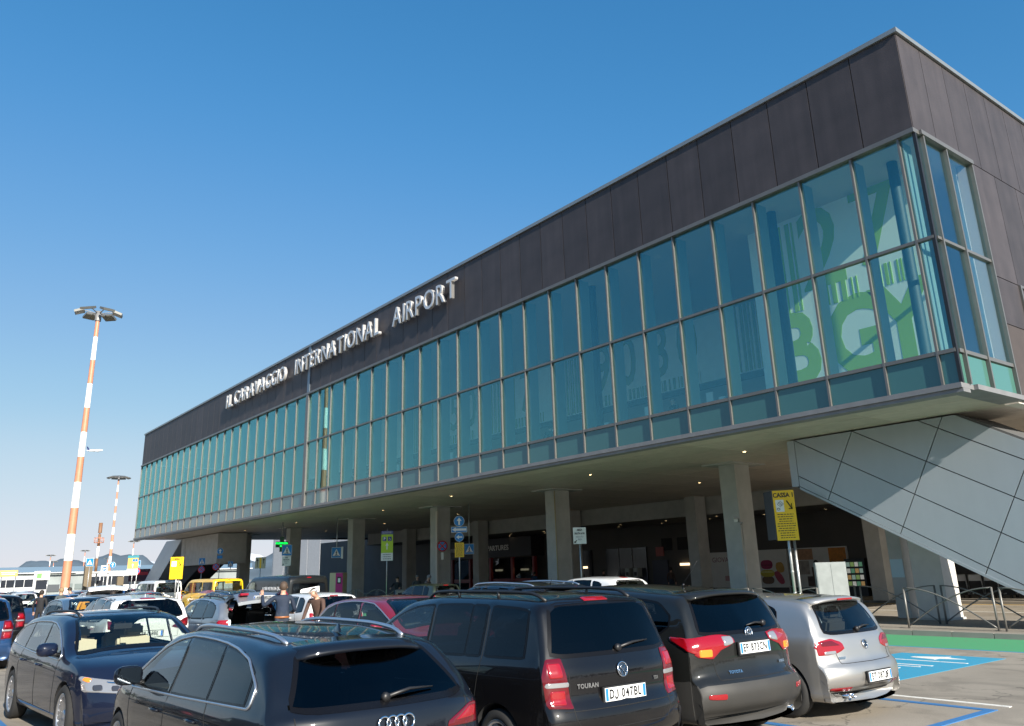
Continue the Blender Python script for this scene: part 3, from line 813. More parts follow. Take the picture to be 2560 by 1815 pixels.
        idx = {i: k for k, i in enumerate(sorted(used))}
        me = bpy.data.meshes.new('body')
        me.from_pydata([tuple(V[i]) for i in sorted(used)], [], [tuple(idx[i] for i in f) for f in keep])
        me.materials.append(m_body)
        if clad: me.materials.append(m_clad)
        sm = [True]*len(me.polygons); me.polygons.foreach_set('use_smooth', sm)
        if clad:
            for p in me.polygons:
                c = p.center
                if clad(c): p.material_index = 1
        me.update()
        bm = bmesh.new(); bm.from_mesh(me); bmesh.ops.recalc_face_normals(bm, faces=bm.faces)
        bm.to_mesh(me); bm.free()
        return me
    def liners(s, b, m=M_cabin):
        sp = s.sp
        for ax in (sp['ax_r'], sp['ax_f']):
            for sg in (1, -1):
                R_ = sp['R']; vs = []; fs = []; n = 24
                ye = []
                for k in range(n+1):
                    a = -.25+(math.pi+.5)*k/n
                    x, z = ax+R_*math.cos(a), sp['zr']+R_*math.sin(a)
                    q, _ = s.hit((x, 3*sg, z), (0, -sg, 0))
                    y = (q.y if q is not None else s.W*.9*sg)
                    vs += [(x, y-.004*sg, z), (x, s.W*.45*sg, z)]
                for k in range(n): fs.append((2*k, 2*k+1, 2*k+3, 2*k+2))
                b.add(vs, fs, m, True)
                vs = [(ax, s.W*.45*sg, sp['zr'])]+[(ax+R_*math.cos(-.25+(math.pi+.5)*k/n), s.W*.452*sg, sp['zr']+R_*math.sin(-.25+(math.pi+.5)*k/n)) for k in range(n+1)]
                b.add(vs, [(0, k+1, k+2) for k in range(n)], m)
    # loops and patches
    def patch(s, mode, gridfn, nu, nv, m, name, off=.005, hole=False, ring=.022, ringm=None, thick=0):
        """gridfn(s,t)->(a,b) in projection plane"""
        vs = [s.proj(mode, *gridfn(i/nu, j/nv), off) for i in range(nu+1) for j in range(nv+1)]
        fs = [(i*(nv+1)+j, (i+1)*(nv+1)+j, (i+1)*(nv+1)+j+1, i*(nv+1)+j+1) for i in range(nu) for j in range(nv)]
        b = MB(); b.add(vs, fs, m, True)
        loop = [gridfn(i/nu, 0) for i in range(nu)]+[gridfn(1, j/nv) for j in range(nv)]+[gridfn(1-i/nu, 1) for i in range(nu)]+[gridfn(0, 1-j/nv) for j in range(nv)]
        if hole: s.holes.append((mode, loop))
        if ring:
            out = offset_loop(loop, ring)
            inn = offset_loop(loop, -.012)
            n = len(loop)
            v2 = [s.proj(mode, *p, off*.6) for p in inn]+[s.proj(mode, *p, off*.6) for p in out]
            b.add(v2, [(k, (k+1) % n, n+(k+1) % n, n+k) for k in range(n)], ringm or M_trim, True)
        return b
    def polypatch(s, mode, poly, m, off=.008, rnd=.02, n=10, b=None, bulge=0):
        """convex-ish polygon (a,b) filled by rows between its left and right outline"""
        lp = round_loop(poly, rnd)
        zs = [p[1] for p in lp]; z0, z1 = min(zs), max(zs)
        vs = []; fs = []
        rows = n; NC = 12
        def span(z):
            xs = []
            for i in range(len(lp)):
                a, c = lp[i], lp[(i+1) % len(lp)]
                if (a[1]-z)*(c[1]-z) <= 0 and abs(a[1]-c[1]) > 1e-9: xs.append(a[0]+(c[0]-a[0])*(z-a[1])/(c[1]-a[1]))
            return (min(xs), max(xs)) if xs else (0, 0)
        for r_ in range(rows+1):
            z = z0+(z1-z0)*(.004+.992*(.5-.5*math.cos(math.pi*r_/rows)))
            l, r = span(z)
            for c in range(NC+1):
                a = l+(r-l)*c/NC
                edge = (r_ in (0, rows)) or c in (0, NC)
                vs.append(s.proj(mode, a, z, off*(.45 if edge else 1)))
        for r_ in range(rows):
            for c in range(NC): fs.append((r_*(NC+1)+c, r_*(NC+1)+c+1, (r_+1)*(NC+1)+c+1, (r_+1)*(NC+1)+c))
        b = b or MB(); b.add(vs, fs, m, True); return b
    def line(s, mode, pts, m=None, r=.004, b=None, off=.0, seg=10):
        P = []
        for i in range(len(pts)-1):
            for k in range(seg): P.append((pts[i][0]+(pts[i+1][0]-pts[i][0])*k/seg, pts[i][1]+(pts[i+1][1]-pts[i][1])*k/seg))
        P.append(pts[-1])
        b = b or MB(); b.tube([s.proj(mode, *p, off) for p in P], r, m or M_trim, n=5); return b
def inpoly(p, poly):
    c = False; n = len(poly)
    for i in range(n):
        a, b = poly[i], poly[i-1]
        if (a[1] > p[1]) != (b[1] > p[1]) and p[0] < (b[0]-a[0])*(p[1]-a[1])/(b[1]-a[1])+a[0]: c = not c
    return c
def offset_loop(lp, d):
    n = len(lp); out = []
    ar = sum(lp[i][0]*lp[(i+1) % n][1]-lp[(i+1) % n][0]*lp[i][1] for i in range(n))
    sg = 1 if ar > 0 else -1
    for i in range(n):
        a, b, c = lp[i-1], lp[i], lp[(i+1) % n]
        tx, tz = c[0]-a[0], c[1]-a[1]; L = math.hypot(tx, tz) or 1
        out.append((b[0]+tz/L*d*sg, b[1]-tx/L*d*sg))
    return out
def round_loop(poly, r):
    out = []; n = len(poly)
    for i in range(n):
        p0, p1, p2 = Vector(poly[i-1]), Vector(poly[i]), Vector(poly[(i+1) % n])
        d0, d2 = (p0-p1), (p2-p1); rr = min(r, d0.length*.45, d2.length*.45)
        a, c = p1+d0.normalized()*rr, p1+d2.normalized()*rr
        for k in range(5):
            t = k/4; out.append(tuple(a*(1-t)**2+p1*2*t*(1-t)+c*t*t))
    return out
def dlo_fn(top, bot, x0, x1, s0=0., s1=0.):
    """window between x0 (rear) and x1 (front), slants s0,s1 (dx per m height)"""
    T_, B_ = fn(top), fn(bot)
    def g(u, v):
        xb = x0+(x1-x0)*u
        zb = B_(xb); zt = T_(xb+ (s0*(1-u)+s1*u)*.3)
        x = xb+(s0*(1-u)+s1*u)*(zt-zb)*v
        zt2 = T_(x)
        zb2 = B_(xb)
        # soften corners
        return (x, zb2+max(.01, zt2-zb2)*v)
    return g
def yz_fn(wb, wt, zb, zt, round_=.10, arc_b=0., arc_t=0.):
    """windscreen or rear glass: half widths at bottom and top, heights"""
    def g(u, v):
        w = wb+(wt-wb)*v
        e = abs(2*u-1)
        y = (2*u-1)*w
        z0 = zb+arc_b*e**2.5+round_*.35*max(0, e-.8)**2*12; z1 = zt-arc_t*e**2.5-round_*max(0, e-.8)**2*12
        return (y, z0+(z1-z0)*v)
    return g
def plate_me():
    b = MB(); b.box(-.26, .26, -.056, .056, 0, .008, M_plate); b.box(-.255, -.222, -.051, .051, .008, .0095, M_plb); b.box(.222, .255, -.051, .051, .008, .0095, M_plb)
    return b.mesh('licence_plate')
PLATE = plate_me()
def plate_text(txt):
    """plate characters set one after the other; the J gets its own plate-style shape"""
    key = 'plate'+txt
    if key in TXT: return TXT[key]
    b = MB(); x = 0
    for ch in txt:
        if ch == ' ': x += .032; continue
        if ch == 'J':
            pts = [(.036, .037), (.036, -.016), (.030, -.031), (.018, -.0365), (.006, -.031), (.001, -.017)]
            b.tube([(x+px, py, .0005) for px, py in pts], .0085, M_ink, n=4); x += .052; continue
        me = text_me(ch, .108, M_ink, .0006, align='LEFT', xs=.80, bold=.0032)
        xs_ = [v.co.x for v in me.vertices]; mn = min(xs_)
        b.add([(v.co.x-mn+x, v.co.y, v.co.z) for v in me.vertices], [tuple(f.vertices) for f in me.polygons], M_ink); x += max(xs_)-mn+.009
    sx = min(1.0, .425/x)
    b.v = [((v[0]-x/2)*sx, v[1], v[2]) for v in b.v]
    TXT[key] = b.mesh('plate_lettering'); return TXT[key]
def add_badge(s, root, x, y, z, nrm, kind='ring', r=.055):
    b = MB(); M = Matrix(face_rot_m(nrm))
    o = Vector((x, y, z))
    def P(a, c, d=0.): return o+M @ Vector((a, c, d))
    if kind == 'rings':
        for k in range(4):
            cx = (k-1.5)*r*1.42
            b.tube([P(cx+r*math.cos(t*math.pi/10), r*math.sin(t*math.pi/10), .008) for t in range(20)], .0085, M_chrome, n=6, closed=True)
    else:
        b.tube([P(r*math.cos(t*math.pi/10), r*math.sin(t*math.pi/10), .006) for t in range(20)], .007, M_chrome, n=6, closed=True)
        if kind == 'vw':
            for pts in (((-.6, .62), (-.12, -.05), (0, .12), (.12, -.05), (.6, .62)), ((-.95, .15), (-.45, -.8), (0, -.1), (.45, -.8), (.95, .15))):
                b.tube([P(p[0]*r*.9, p[1]*r*.9+.0, .008) for p in pts], .006, M_chrome, n=5)
            b.add([P(r*.9*math.cos(t*math.pi/8), r*.9*math.sin(t*math.pi/8), .002) for t in range(16)], [tuple(range(16))], mat('badge_ground', (.03, .05, .08), .3, metal=.4))
        elif kind == 'ovals':
            b.tube([P(r*.82*math.cos(t*math.pi/8), r*.25+r*.34*math.sin(t*math.pi/8), .008) for t in range(16)], .006, M_chrome, n=5, closed=True)
            b.tube([P(r*.33*math.cos(t*math.pi/8), -.05*r+r*.8*math.sin(t*math.pi/8), .009) for t in range(16)], .006, M_chrome, n=5, closed=True)
        elif kind == 'disc':
            b.lathe([(.001, 0), (r, 0)], M_chrome, n=4)
            b.add([P(r*.9*math.cos(t*math.pi/8), r*.9*math.sin(t*math.pi/8), .002) for t in range(16)], [tuple(range(16))], M_satin)
    return b.build('badge', root)
def face_rot_m(nrm, up=(0, 0, 1)):
    n_ = Vector(nrm).normalized(); u = Vector(up); x = u.cross(n_).normalized(); y = n_.cross(x)
    return Matrix((x, y, n_)).transposed()

def make_car(sp, name, label, loc, rz, group=None, cat='car'):
    s = Car(sp); W, L = s.W, s.L
    root = thing(name, label, cat, loc, rz, group)
    P = sp['paint']
    parts = []
    def put(nm, b, label=None): 
        o = b.build(nm, root, label=label); return o
    top, bot = sp['top'], sp['bot']
    g0 = sp.get('glass', M_glass_car)
    for w in sp['wins']:
        x0, x1, s0, s1 = w[:4]; gm = w[4] if len(w) > 4 and w[4] else g0; hole = not (len(w) > 5 and w[5])
        for mode in 'LR':
            if sp.get('hide_side') == mode: continue
            g = dlo_fn(top, bot, x0, x1, s0, s1)
            put('side_window', s.patch(mode, g, 14, 6, gm, '', hole=hole))
    rg = sp['rear_glass']; gg = yz_fn(*rg[:6])
    open_gate = sp.get('open_gate')
    if not open_gate:
        put('rear_window', s.patch('B', gg, 20, 8, sp.get('rglass', g0), '', hole=True, ring=.035))
    else: s.patch('B', gg, 20, 8, g0, '', hole=True)
    fg = sp['wind']; gf = yz_fn(*fg[:6])
    put('windscreen', s.patch('F', gf, 24, 10, sp.get('fglass', g0), '', hole=True, ring=.03))
    if open_gate: s.holes.append(('B', [(-.60, .62), (.60, .62), (.66, 1.0), (.56, 1.36), (-.56, 1.36), (-.66, 1.0)]))
    if open_gate:
        lp = [p for i in range(6) for p in [tuple(Vector(s.holes[-1][1][i]).lerp(Vector(s.holes[-1][1][(i+1) % 6]), k/6)) for k in range(6)]]
        o1, i1 = offset_loop(lp, .07), offset_loop(lp, -.03); n = len(lp); b = MB()
        b.add([s.proj('B', *p, .006) for p in i1]+[s.proj('B', *p, .006) for p in o1], [(k, (k+1) % n, n+(k+1) % n, n+k) for k in range(n)], P, True); put('boot_surround', b)
    body = link('body', s.body_mesh(P, sp.get('clad'), M_clad_p), root)
    b = MB(); s.liners(b)
    # cabin: floor tray, dash, seats
    zb = s.belt(0)
    cab = sp.get('cab', M_cabin)
    sx0, sx1 = sp['cabin']
    b.box(sx0, sx1, -W*.86, W*.86, .30, .34, M_cabin)
    b.box(sx1-.42, sx1-.02, -W*.82, W*.82, .55, zb-.02, M_cabin)
    if not open_gate: b.box(sx0, sx0+.62, -W*.74, W*.74, .5, zb-.06, M_cabin)
    b.build('cabin', root)
    for (xs_, yy) in ((sx1-1.05, .37), (sx1-1.05, -.37), (sx1-1.95, .42), (sx1-1.95, -.42)):
        if xs_ < sx0+.3: continue
        b = MB(); M0 = Matrix.Rotation(R(-14), 3, 'Y')
        b.obox((xs_, yy, .46), (.5, .48, .16), Matrix.Rotation(R(-6), 3, 'Y'), cab)
        b.obox((xs_-.30, yy, .80), (.15, .46, .62), M0, cab); b.obox((xs_-.36, yy, 1.18 if sp['H'] < 1.6 else 1.24), (.10, .26, .17), M0, cab)
        me = b.mesh('seat'); bm = bmesh.new(); bm.from_mesh(me); bmesh.ops.bevel(bm, geom=bm.edges[:], offset=.035, segments=2, affect='EDGES'); bm.to_mesh(me); bm.free()
        link('seat', me, root)
    if sp.get('steer', True):
        b = MB(); c = Vector((sx1-.52, .37, .86)); M0 = Matrix.Rotation(R(-24), 3, 'Y')
        b.tube([c+M0 @ Vector((0, .18*math.cos(t*math.pi/10), .18*math.sin(t*math.pi/10))) for t in range(20)], .016, M_black, n=8, closed=True)
        b.tube([c+M0 @ Vector((0, -.17, 0)), c+M0 @ Vector((.04, 0, -.01)), c+M0 @ Vector((0, .17, 0))], .014, M_black, n=6); b.build('steering_wheel', root)
        b = MB(); b.obox((sx1-.70, 0, sp['H']-.20), (.05, .24, .07), Matrix.Identity(3), M_black); b.build('rear_view_mirror', root)
    # wheels
    ty, ri, br = wheel_me(sp['rw'], .215, sp.get('spokes', 5), sp.get('rim', M_rimm), sp.get('style', 0))
    for ax in (sp['ax_r'], sp['ax_f']):
        for sg in (1, -1):
            wy = sp.get('wy', W-.115)
            w = link('wheel', br, root, (ax, wy*sg, sp['rw']), (0, 0, 0 if sg > 0 else math.pi))
            w.rotation_euler = (0, R(random.uniform(0, 60)), 0 if sg > 0 else math.pi)
            link('tyre', ty, w); link('rim', ri, w)
    # lines: doors, gates
    if sp.get('lines', True):
        b = MB()
        for mode in 'LR':
            for pts in sp.get('door_lines', []): s.line(mode, pts, mat('panel_gap', (.004, .004, .004), .8), .0045, b, off=-.001)
        for pts in sp.get('gate_lines', []): s.line('B', pts, mat('panel_gap', (.004, .004, .004), .8), .005, b, off=-.001)
        if b.v: put('panel_gaps', b)['kind'] = 'stuff'
    if sp.get('chrome'):
        for mode in 'LR':
            b = MB(); x0, x1 = sp['chrome']; T_, B_ = fn(top), fn(bot); n = 40
            up = [(x0+(x1-x0)*k/n, T_(x0+(x1-x0)*k/n)+.022) for k in range(n+1)]; dn = [(x0+(x1-x0)*k/n, B_(x0+(x1-x0)*k/n)-.026) for k in range(n+1)]
            lp = round_loop([dn[0], dn[n//2], dn[-1], *up[::-4]], .04)
            b.tube([s.proj(mode, *p, .004) for p in lp], .0105, sp.get('chrome_m', M_satin), n=6, closed=True)
            put('window_surround', b)
    # tail lights: list of (mode, poly, mat)
    for side in (1, -1):
        b = MB()
        for (mode, poly, m, off) in sp.get('tails', []):
            if mode == 'B': s.polypatch('B', [(p[0]*side, p[1]) for p in (poly if side > 0 else poly[::-1])], m, off, b=b)
            else: s.polypatch('L' if side > 0 else 'R', poly, m, off, b=b)
        if b.v: put('tail_light', b)
        b = MB()
        for (mode, poly, m, off) in sp.get('heads', []):
            if mode == 'F': s.polypatch('F', [(p[0]*side, p[1]) for p in (poly if side > 0 else poly[::-1])], m, off, b=b)
            else: s.polypatch('L' if side > 0 else 'R', poly, m, off, b=b)
        if b.v: put('headlight', b)
        if sp.get('reflectors'):
            y0, y1, z0, z1 = sp['reflectors']
            put('rear_reflector', s.polypatch('B', [(y0*side, z0), (y1*side, z0+.01), (y1*side, z1), (y0*side, z1)], M_red, .008))
        # mirrors
        if sp.get('mirrors', True):
            mx, mz = sp['mirror']; b = MB()
            q = s.proj('L' if side > 0 else 'R', mx, mz, 0)
            prof = [(.001, -.055), (.05, -.05), (.088, -.02), (.10, .02), (.096, .05), (.001, .05)]
            c = q+Vector((.02, .125*side, .075))
            vs = []; n = 16
            for (r_, h) in prof:
                for k in range(n):
                    a = 2*math.pi*k/n; ex = 1.25 if True else 1
                    vs.append((c.x-h*.95, c.y+math.copysign(abs(math.cos(a))**.7, math.cos(a))*r_*1.28, c.z+math.copysign(abs(math.sin(a))**.7, math.sin(a))*r_*.86))
            b.add(vs, [(i*n+k, i*n+(k+1) % n, (i+1)*n+(k+1) % n, (i+1)*n+k) for i in range(len(prof)-1) for k in range(n)], sp.get('mirror_m', P), True)
            b.tube([q+Vector((0, -.02*side, -.0)), c+Vector((0, -.06*side, -.05))], .028, M_black, n=8)
            b.obox(tuple(c-Vector((.052, 0, 0))), (.004, .20, .135), Matrix.Identity(3), M_mirr)
            put('wing_mirror', b)
        for hx, hz in sp.get('handles', []):
            q = s.proj('L' if side > 0 else 'R', hx, hz, .0); b = MB()
            o_ = Vector((0, .03*side, 0))
            b.tube([q+Vector((-.09, 0, 0)), q+Vector((-.075, .028*side, .004)), q+o_+Vector((0, .004*side, .006)), q+Vector((.075, .028*side, .004)), q+Vector((.09, 0, 0))], .013, sp.get('handle_m', P), n=8)
            put('door_handle', b)
    # roof furniture
    if sp.get('rails'):
        x0, x1, yr, hr, mr = sp['rails']
        for sg in (1, -1):
            b = MB(); pts = []
            n = 22
            for k in range(n+1):
                t = k/n; x = x0+(x1-x0)*t
                q = s.proj('T', x, (yr-.05*(2*t-1)**2*sp.get('rail_in', 1))*sg, 0); e = min(t, 1-t)
                lift = hr*min(1, (e/.09)**.6) if e < .09 else hr
                pts.append(q+Vector((0, 0, lift)))
            b.tube(pts, .017, mr, n=8)
            if hr > .03:
                for t in sp.get('rail_feet', (.33, .67)):
                    x = x0+(x1-x0)*t; q = s.proj('T', x, yr*sg, -.01); b.tube([q, q+Vector((0, 0, hr+.01))], .016, mr, n=6)
            put('roof_rail', b)
    if sp.get('spoiler'):
        x0, x1, yw, z1, dz = sp['spoiler']; b = MB(); n = 16; vs = []
        for k in range(n+1):
            y = (2*k/n-1)*yw; e = (abs(y)/yw)**3
            q = s.proj('T', x0, y*.985, .003); tp_ = Vector((x1+.10*e, y, z1-dz*e)); q2 = s.proj('T', (x0+x1)/2+.03, y*.99, -.01)
            vs += [q, (q+tp_)/2+Vector((0, 0, .012)), tp_, tp_-Vector((-.012, 0, .028)), Vector((x0+(x1-x0)*.35, y*.97, min(q2.z, z1)-.045))]
        b.add(vs, [(k*5+j, k*5+(j+1) % 5, (k+1)*5+(j+1) % 5, (k+1)*5+j) for k in range(n) for j in range(5)]+[tuple(range(5)), tuple(n*5+j for j in range(5))], P, True)
        put('roof_spoiler', b)
        if sp.get('brake3') == 'spoiler':
            b = MB(); b.obox((x1+.006, 0, z1-.016), (.014, .34, .022), Matrix.Identity(3), M_red); put('brake_light', b)
    if sp.get('brake3') and sp['brake3'] != 'spoiler':
        hw, z0, z1 = sp['brake3']; put('brake_light', s.polypatch('B', [(-hw, z0), (hw, z0), (hw, z1), (-hw, z1)], M_red, .012, rnd=.01))
    if sp.get('shark'):
        x = sp['shark']; q = s.proj('T', x, 0, -.002); b = MB(); vs = []
        prof = [(-.085, 0, .018), (-.055, .062, .006), (-.035, .066, .005), (.03, .022, .016), (.09, 0, .004)]
        pts = []
        b.add([q+Vector((p[0], sg*p[2], 0)) for p in prof for sg in (1, -1)]+[q+Vector((p[0], sg*.003, p[1]+.004)) for p in prof for sg in (1, -1)],
              [(2*k, 2*k+2, 10+2*k+2, 10+2*k) for k in range(4)]+[(2*k+1, 2*k+3, 10+2*k+3, 10+2*k+1) for k in range(4)]+[(10+2*k, 10+2*k+1, 10+2*k+3, 10+2*k+2) for k in range(4)], P, True)
        put('shark_fin_antenna', b)
    if sp.get('aerial'):
        x, y, l, lean = sp['aerial']; q = s.proj('T', x, y, 0); b = MB(); b.tube([q, q+Vector((-.02, 0, .03))], .012, M_black, n=8); b.tube([q+Vector((-.02, 0, .03)), q+Vector((-.02-l*lean, 0, .03+l))], [.004, .002], M_black, n=5); put('aerial', b)
    if sp.get('wiper'):
        y0, z0, y1, z1 = sp['wiper']; b = MB()
        a_, c_ = s.proj('B', y0, z0, .02), s.proj('B', y1, z1, .022); m_ = s.proj('B', (y0+y1)/2, (z0+z1)/2+.01, .035)
        b.lathe([(.001, -.02), (.03, -.02), (.035, .01), (.02, .03), (.001, .034)], M_black, c=tuple(a_), axis='X', n=10)
        b.tube([a_, m_, c_], [.017, .012, .006], M_black, n=6); put('rear_wiper', b)
    if sp.get('plate'):
        txt, py, pz, tilt = sp['plate']; q = s.proj('B', py, pz, .004); 
        o = link('licence_plate', PLATE, root, tuple(q+Vector((-.012, 0, 0))), face_rot((-1, 0, tilt)))
        link('plate_lettering', plate_text(txt), o, (0, -.002, .009))
        b = MB(); b.box(-.28, .28, -.072, .068, -.02, -.001, M_black); fr = b.build('plate_holder', root, tuple(q+Vector((-.012, 0, 0))), face_rot((-1, 0, tilt)))
    for (t, y, z, sz, xs) in sp.get('script', []):
        q = s.proj('B', y, z, .004); _, nn = s.hit((-5, y, z), (1, 0, 0))
        link('script_badge', text_me(t, sz, M_chrome, .002, xs=xs, bold=.002, spacing=1.12), root, tuple(q+nn*.006 if nn.x < 0 else q-nn*.006), face_rot(nn if nn.x < 0 else -nn))
    if sp.get('badge'):
        kind, z, r_ = sp['badge']; q = s.proj('B', 0, z, .002); add_badge(s, root, q.x, q.y, q.z, (-1, 0, sp.get('badge_tilt', .12)), kind, r_)
    for (y, z, r_) in sp.get('exhaust', []):
        q = s.proj('B', y, z+.06, 0); b = MB(); b.lathe([(r_-.006, .12), (r_-.006, -.02), (r_, -.02), (r_, .15)], M_chrome, c=(q.x-.01, y, z), axis='X', n=14); b.lathe([(.001, .06), (r_-.006, .06)], M_dark, c=(q.x-.01, y, z), axis='X', n=14); put('exhaust_pipe', b)
    if sp.get('underlip'):
        z0, z1 = sp['underlip']; put('bumper_insert', s.polypatch('B', [(-W*.72, z0), (W*.72, z0), (W*.78, z1), (-W*.78, z1)], M_clad_p, .006, rnd=.03))
    for (mode, poly, m, off, nm) in sp.get('extra', []): put(nm, s.polypatch(mode, poly, m, off))
    for f in sp.get('post', []): f(s, root, put)
    return root, s

M_lampd = mat('lamp_dark_clear', (.07, .07, .08), .06, metal=.5, coat=1.)
P_black = paintm('black', (.004, .004, .005), dust=.02)
P_blackg = paintm('black_dusty', (.008, .009, .009), dust=.06)
P_navy = paintm('navy', (.006, .010, .026), dust=.025)
P_audi = paintm('blue_black', (.004, .006, .011), dust=.05)
P_silver = paintm('silver', (.44, .43, .41), metal=.75, dust=.15, rough=.38)
P_silver2 = paintm('cool_silver', (.36, .38, .40), metal=.75, dust=.05, rough=.38)
P_whitec = paintm('white', (.70, .70, .69), dust=.04)
P_redc = paintm('dark_red', (.20, .012, .025), metal=.3, dust=.04, rough=.3)
P_yellow = paintm('yellow', (.80, .48, .012), dust=.03)
P_bluec = paintm('blue', (.015, .055, .15), metal=.3, dust=.04)
P_greyb = paintm('grey_blue', (.13, .19, .25), metal=.6, dust=.03)
P_greend = paintm('dark_green', (.02, .03, .022), metal=.3, dust=.1)

TOURAN = dict(L=4.41, W=1.794, H=1.64, clear=.22, R=.365, zr=.325, rw=.318, ax_r=-1.345, ax_f=1.333, tumble=.32, rbow=.15, paint=P_black,
    prof=[(-2.13,.34,0),(-2.19,.44,.008),(-2.205,.58,.01),(-2.175,.68,.01),(-2.13,.76,.01),(-2.12,.96,.014),(-2.08,1.05,.018),(-1.98,1.27,.025),(-1.88,1.47,.03),(-1.82,1.56,.035),(-1.68,1.605,.045),(-1.0,1.64,.05),(-.2,1.645,.05),(.45,1.60,.05),(.9,1.42,.04),(1.35,1.16,.035),(1.5,1.09,.035),(1.85,.99,.04),(2.08,.84,.04),(2.17,.66,.03),(2.2,.5,.02),(2.17,.36,.01),(2.12,.3,0)],
    belt=[(-2.2,1.07),(-1,1.06),(1.3,1.0),(2.2,.84)],
    top=[(-1.80,1.46),(-1.5,1.50),(-.6,1.525),(.2,1.50),(.6,1.41),(1.0,1.22),(1.34,1.06)], bot=[(-1.85,1.10),(-1,1.085),(.5,1.05),(1.35,1.03)],
    wins=[(-1.70,-1.13,.06,-.02,M_glass_dark),(-1.03,-.80,-.02,-.02,M_glass_dark),(-.77,-.12,-.02,-.02,M_glass_dark),(-.02,1.28,-.05,-.1)],
    rear_glass=(.71,.61,1.12,1.52,.10,0.,.02), rglass=M_glass_dark, wind=(.70,.58,1.08,1.55,.06,-.04,.02), cabin=(-1.9,1.25),
    spokes=7, door_lines=[[(-1.08,1.5),(-1.08,1.0),(-1.0,.70)],[(-.07,1.5),(-.05,.95),(-.05,.35)],[(1.1,1.0),(1.0,.8),(.9,.35)],[(-1.0,.70),(-.93,.35),(.9,.33)]],
    gate_lines=[[(-.60,.98),(-.60,.60),(-.54,.50),(.54,.50),(.60,.60),(.60,.98)],[(-.86,.66),(.86,.66)]],
    tails=[('B',[(.60,.68),(.82,.69),(.845,.95),(.78,1.09),(.64,1.09)],M_redd,.010),('B',[(.66,.93),(.79,.93),(.79,1.05),(.66,1.05)],M_red,.017),('B',[(.65,.71),(.79,.71),(.79,.83),(.65,.83)],M_red,.017),('B',[(.61,.855),(.83,.855),(.83,.895),(.61,.895)],M_lampw,.014)],
    brake3=(.16,1.555,1.585), wiper=(-.02,1.13,-.46,1.17), plate=('DJ 047BL',0,.76,.02), badge=('vw',.955,.062), script=[('TOURAN',.42,.85,.052,1.0),('TDI',-.46,.84,.04,1.0)],
    rails=(-1.72,.35,.60,.055,M_black), mirror=(1.02,1.0), handles=[(-.28,.86),(.72,.85)], handle_m=P_black, aerial=None)
GOLF = dict(L=4.255, W=1.80, H=1.45, clear=.20, R=.355, zr=.325, rw=.318, ax_r=-1.33, ax_f=1.30, tumble=.42, rbow=.20, paint=P_silver,
    prof=[(-2.02,.32,0),(-2.10,.40,.008),(-2.127,.50,.01),(-2.10,.60,.012),(-2.03,.67,.014),(-1.99,.82,.016),(-1.955,.93,.02),(-1.88,1.02,.025),(-1.72,1.24,.03),(-1.60,1.375,.04),(-1.50,1.405,.045),(-1.1,1.44,.05),(-.3,1.452,.05),(.25,1.43,.05),(.65,1.32,.04),(1.10,1.06,.035),(1.22,1.0,.03),(1.6,.93,.035),(1.92,.80,.035),(2.07,.66,.03),(2.127,.5,.02),(2.08,.32,0)],
    belt=[(-2.13,.96),(-1,.945),(1.0,.91),(2.13,.78)],
    top=[(-1.30,1.13),(-1.2,1.27),(-1.0,1.32),(-.4,1.355),(.2,1.335),(.6,1.22),(1.0,1.02)], bot=[(-1.33,1.02),(-.8,.985),(.3,.95),(1.02,.935)],
    wins=[(-1.26,-.92,.1,.12,M_glass_dark),(-.80,-.02,.12,-.02,M_glass_dark),(.07,.96,-.02,-.1)],
    rear_glass=(.62,.54,1.0,1.32,.10,0.,.02), wind=(.70,.56,1.04,1.36,.06,-.04,.02), cabin=(-1.8,1.0),
    spokes=5, door_lines=[[(-.85,1.35),(-.88,.95),(-1.0,.72)],[(.02,1.35),(.03,.9),(.03,.33)],[(.98,.95),(.95,.7),(.88,.33)]],
    gate_lines=[[(-.62,.90),(-.56,.64),(.56,.64),(.62,.90)]],
    tails=[('B',[(.42,.80),(.60,.75),(.83,.74),(.84,.90),(.60,.93),(.44,.88)],M_red,.010),('L',[(-1.90,.76),(-1.80,.84),(-1.86,.90),(-1.92,.90)],M_red,.008),('B',[(.58,.755),(.76,.75),(.76,.785),(.58,.79)],M_lampw,.015),('B',[(.47,.845),(.78,.845),(.78,.895),(.60,.905)],M_redd,.014)],
    reflectors=(.47,.78,.335,.375), brake3='spoiler', spoiler=(-1.42,-1.80,.56,1.395,.045), wiper=(0,1.0,-.36,1.03), plate=('ET 087JF',0,.475,.02), badge=('vw',.83,.052), script=[('GOLF',.52,.70,.04,1.1)],
    mirror=(.82,.95), handles=[(-.62,.84),(.3,.83)], exhaust=[(.52,.27,.028),(.44,.27,.028)], underlip=(.26,.33))
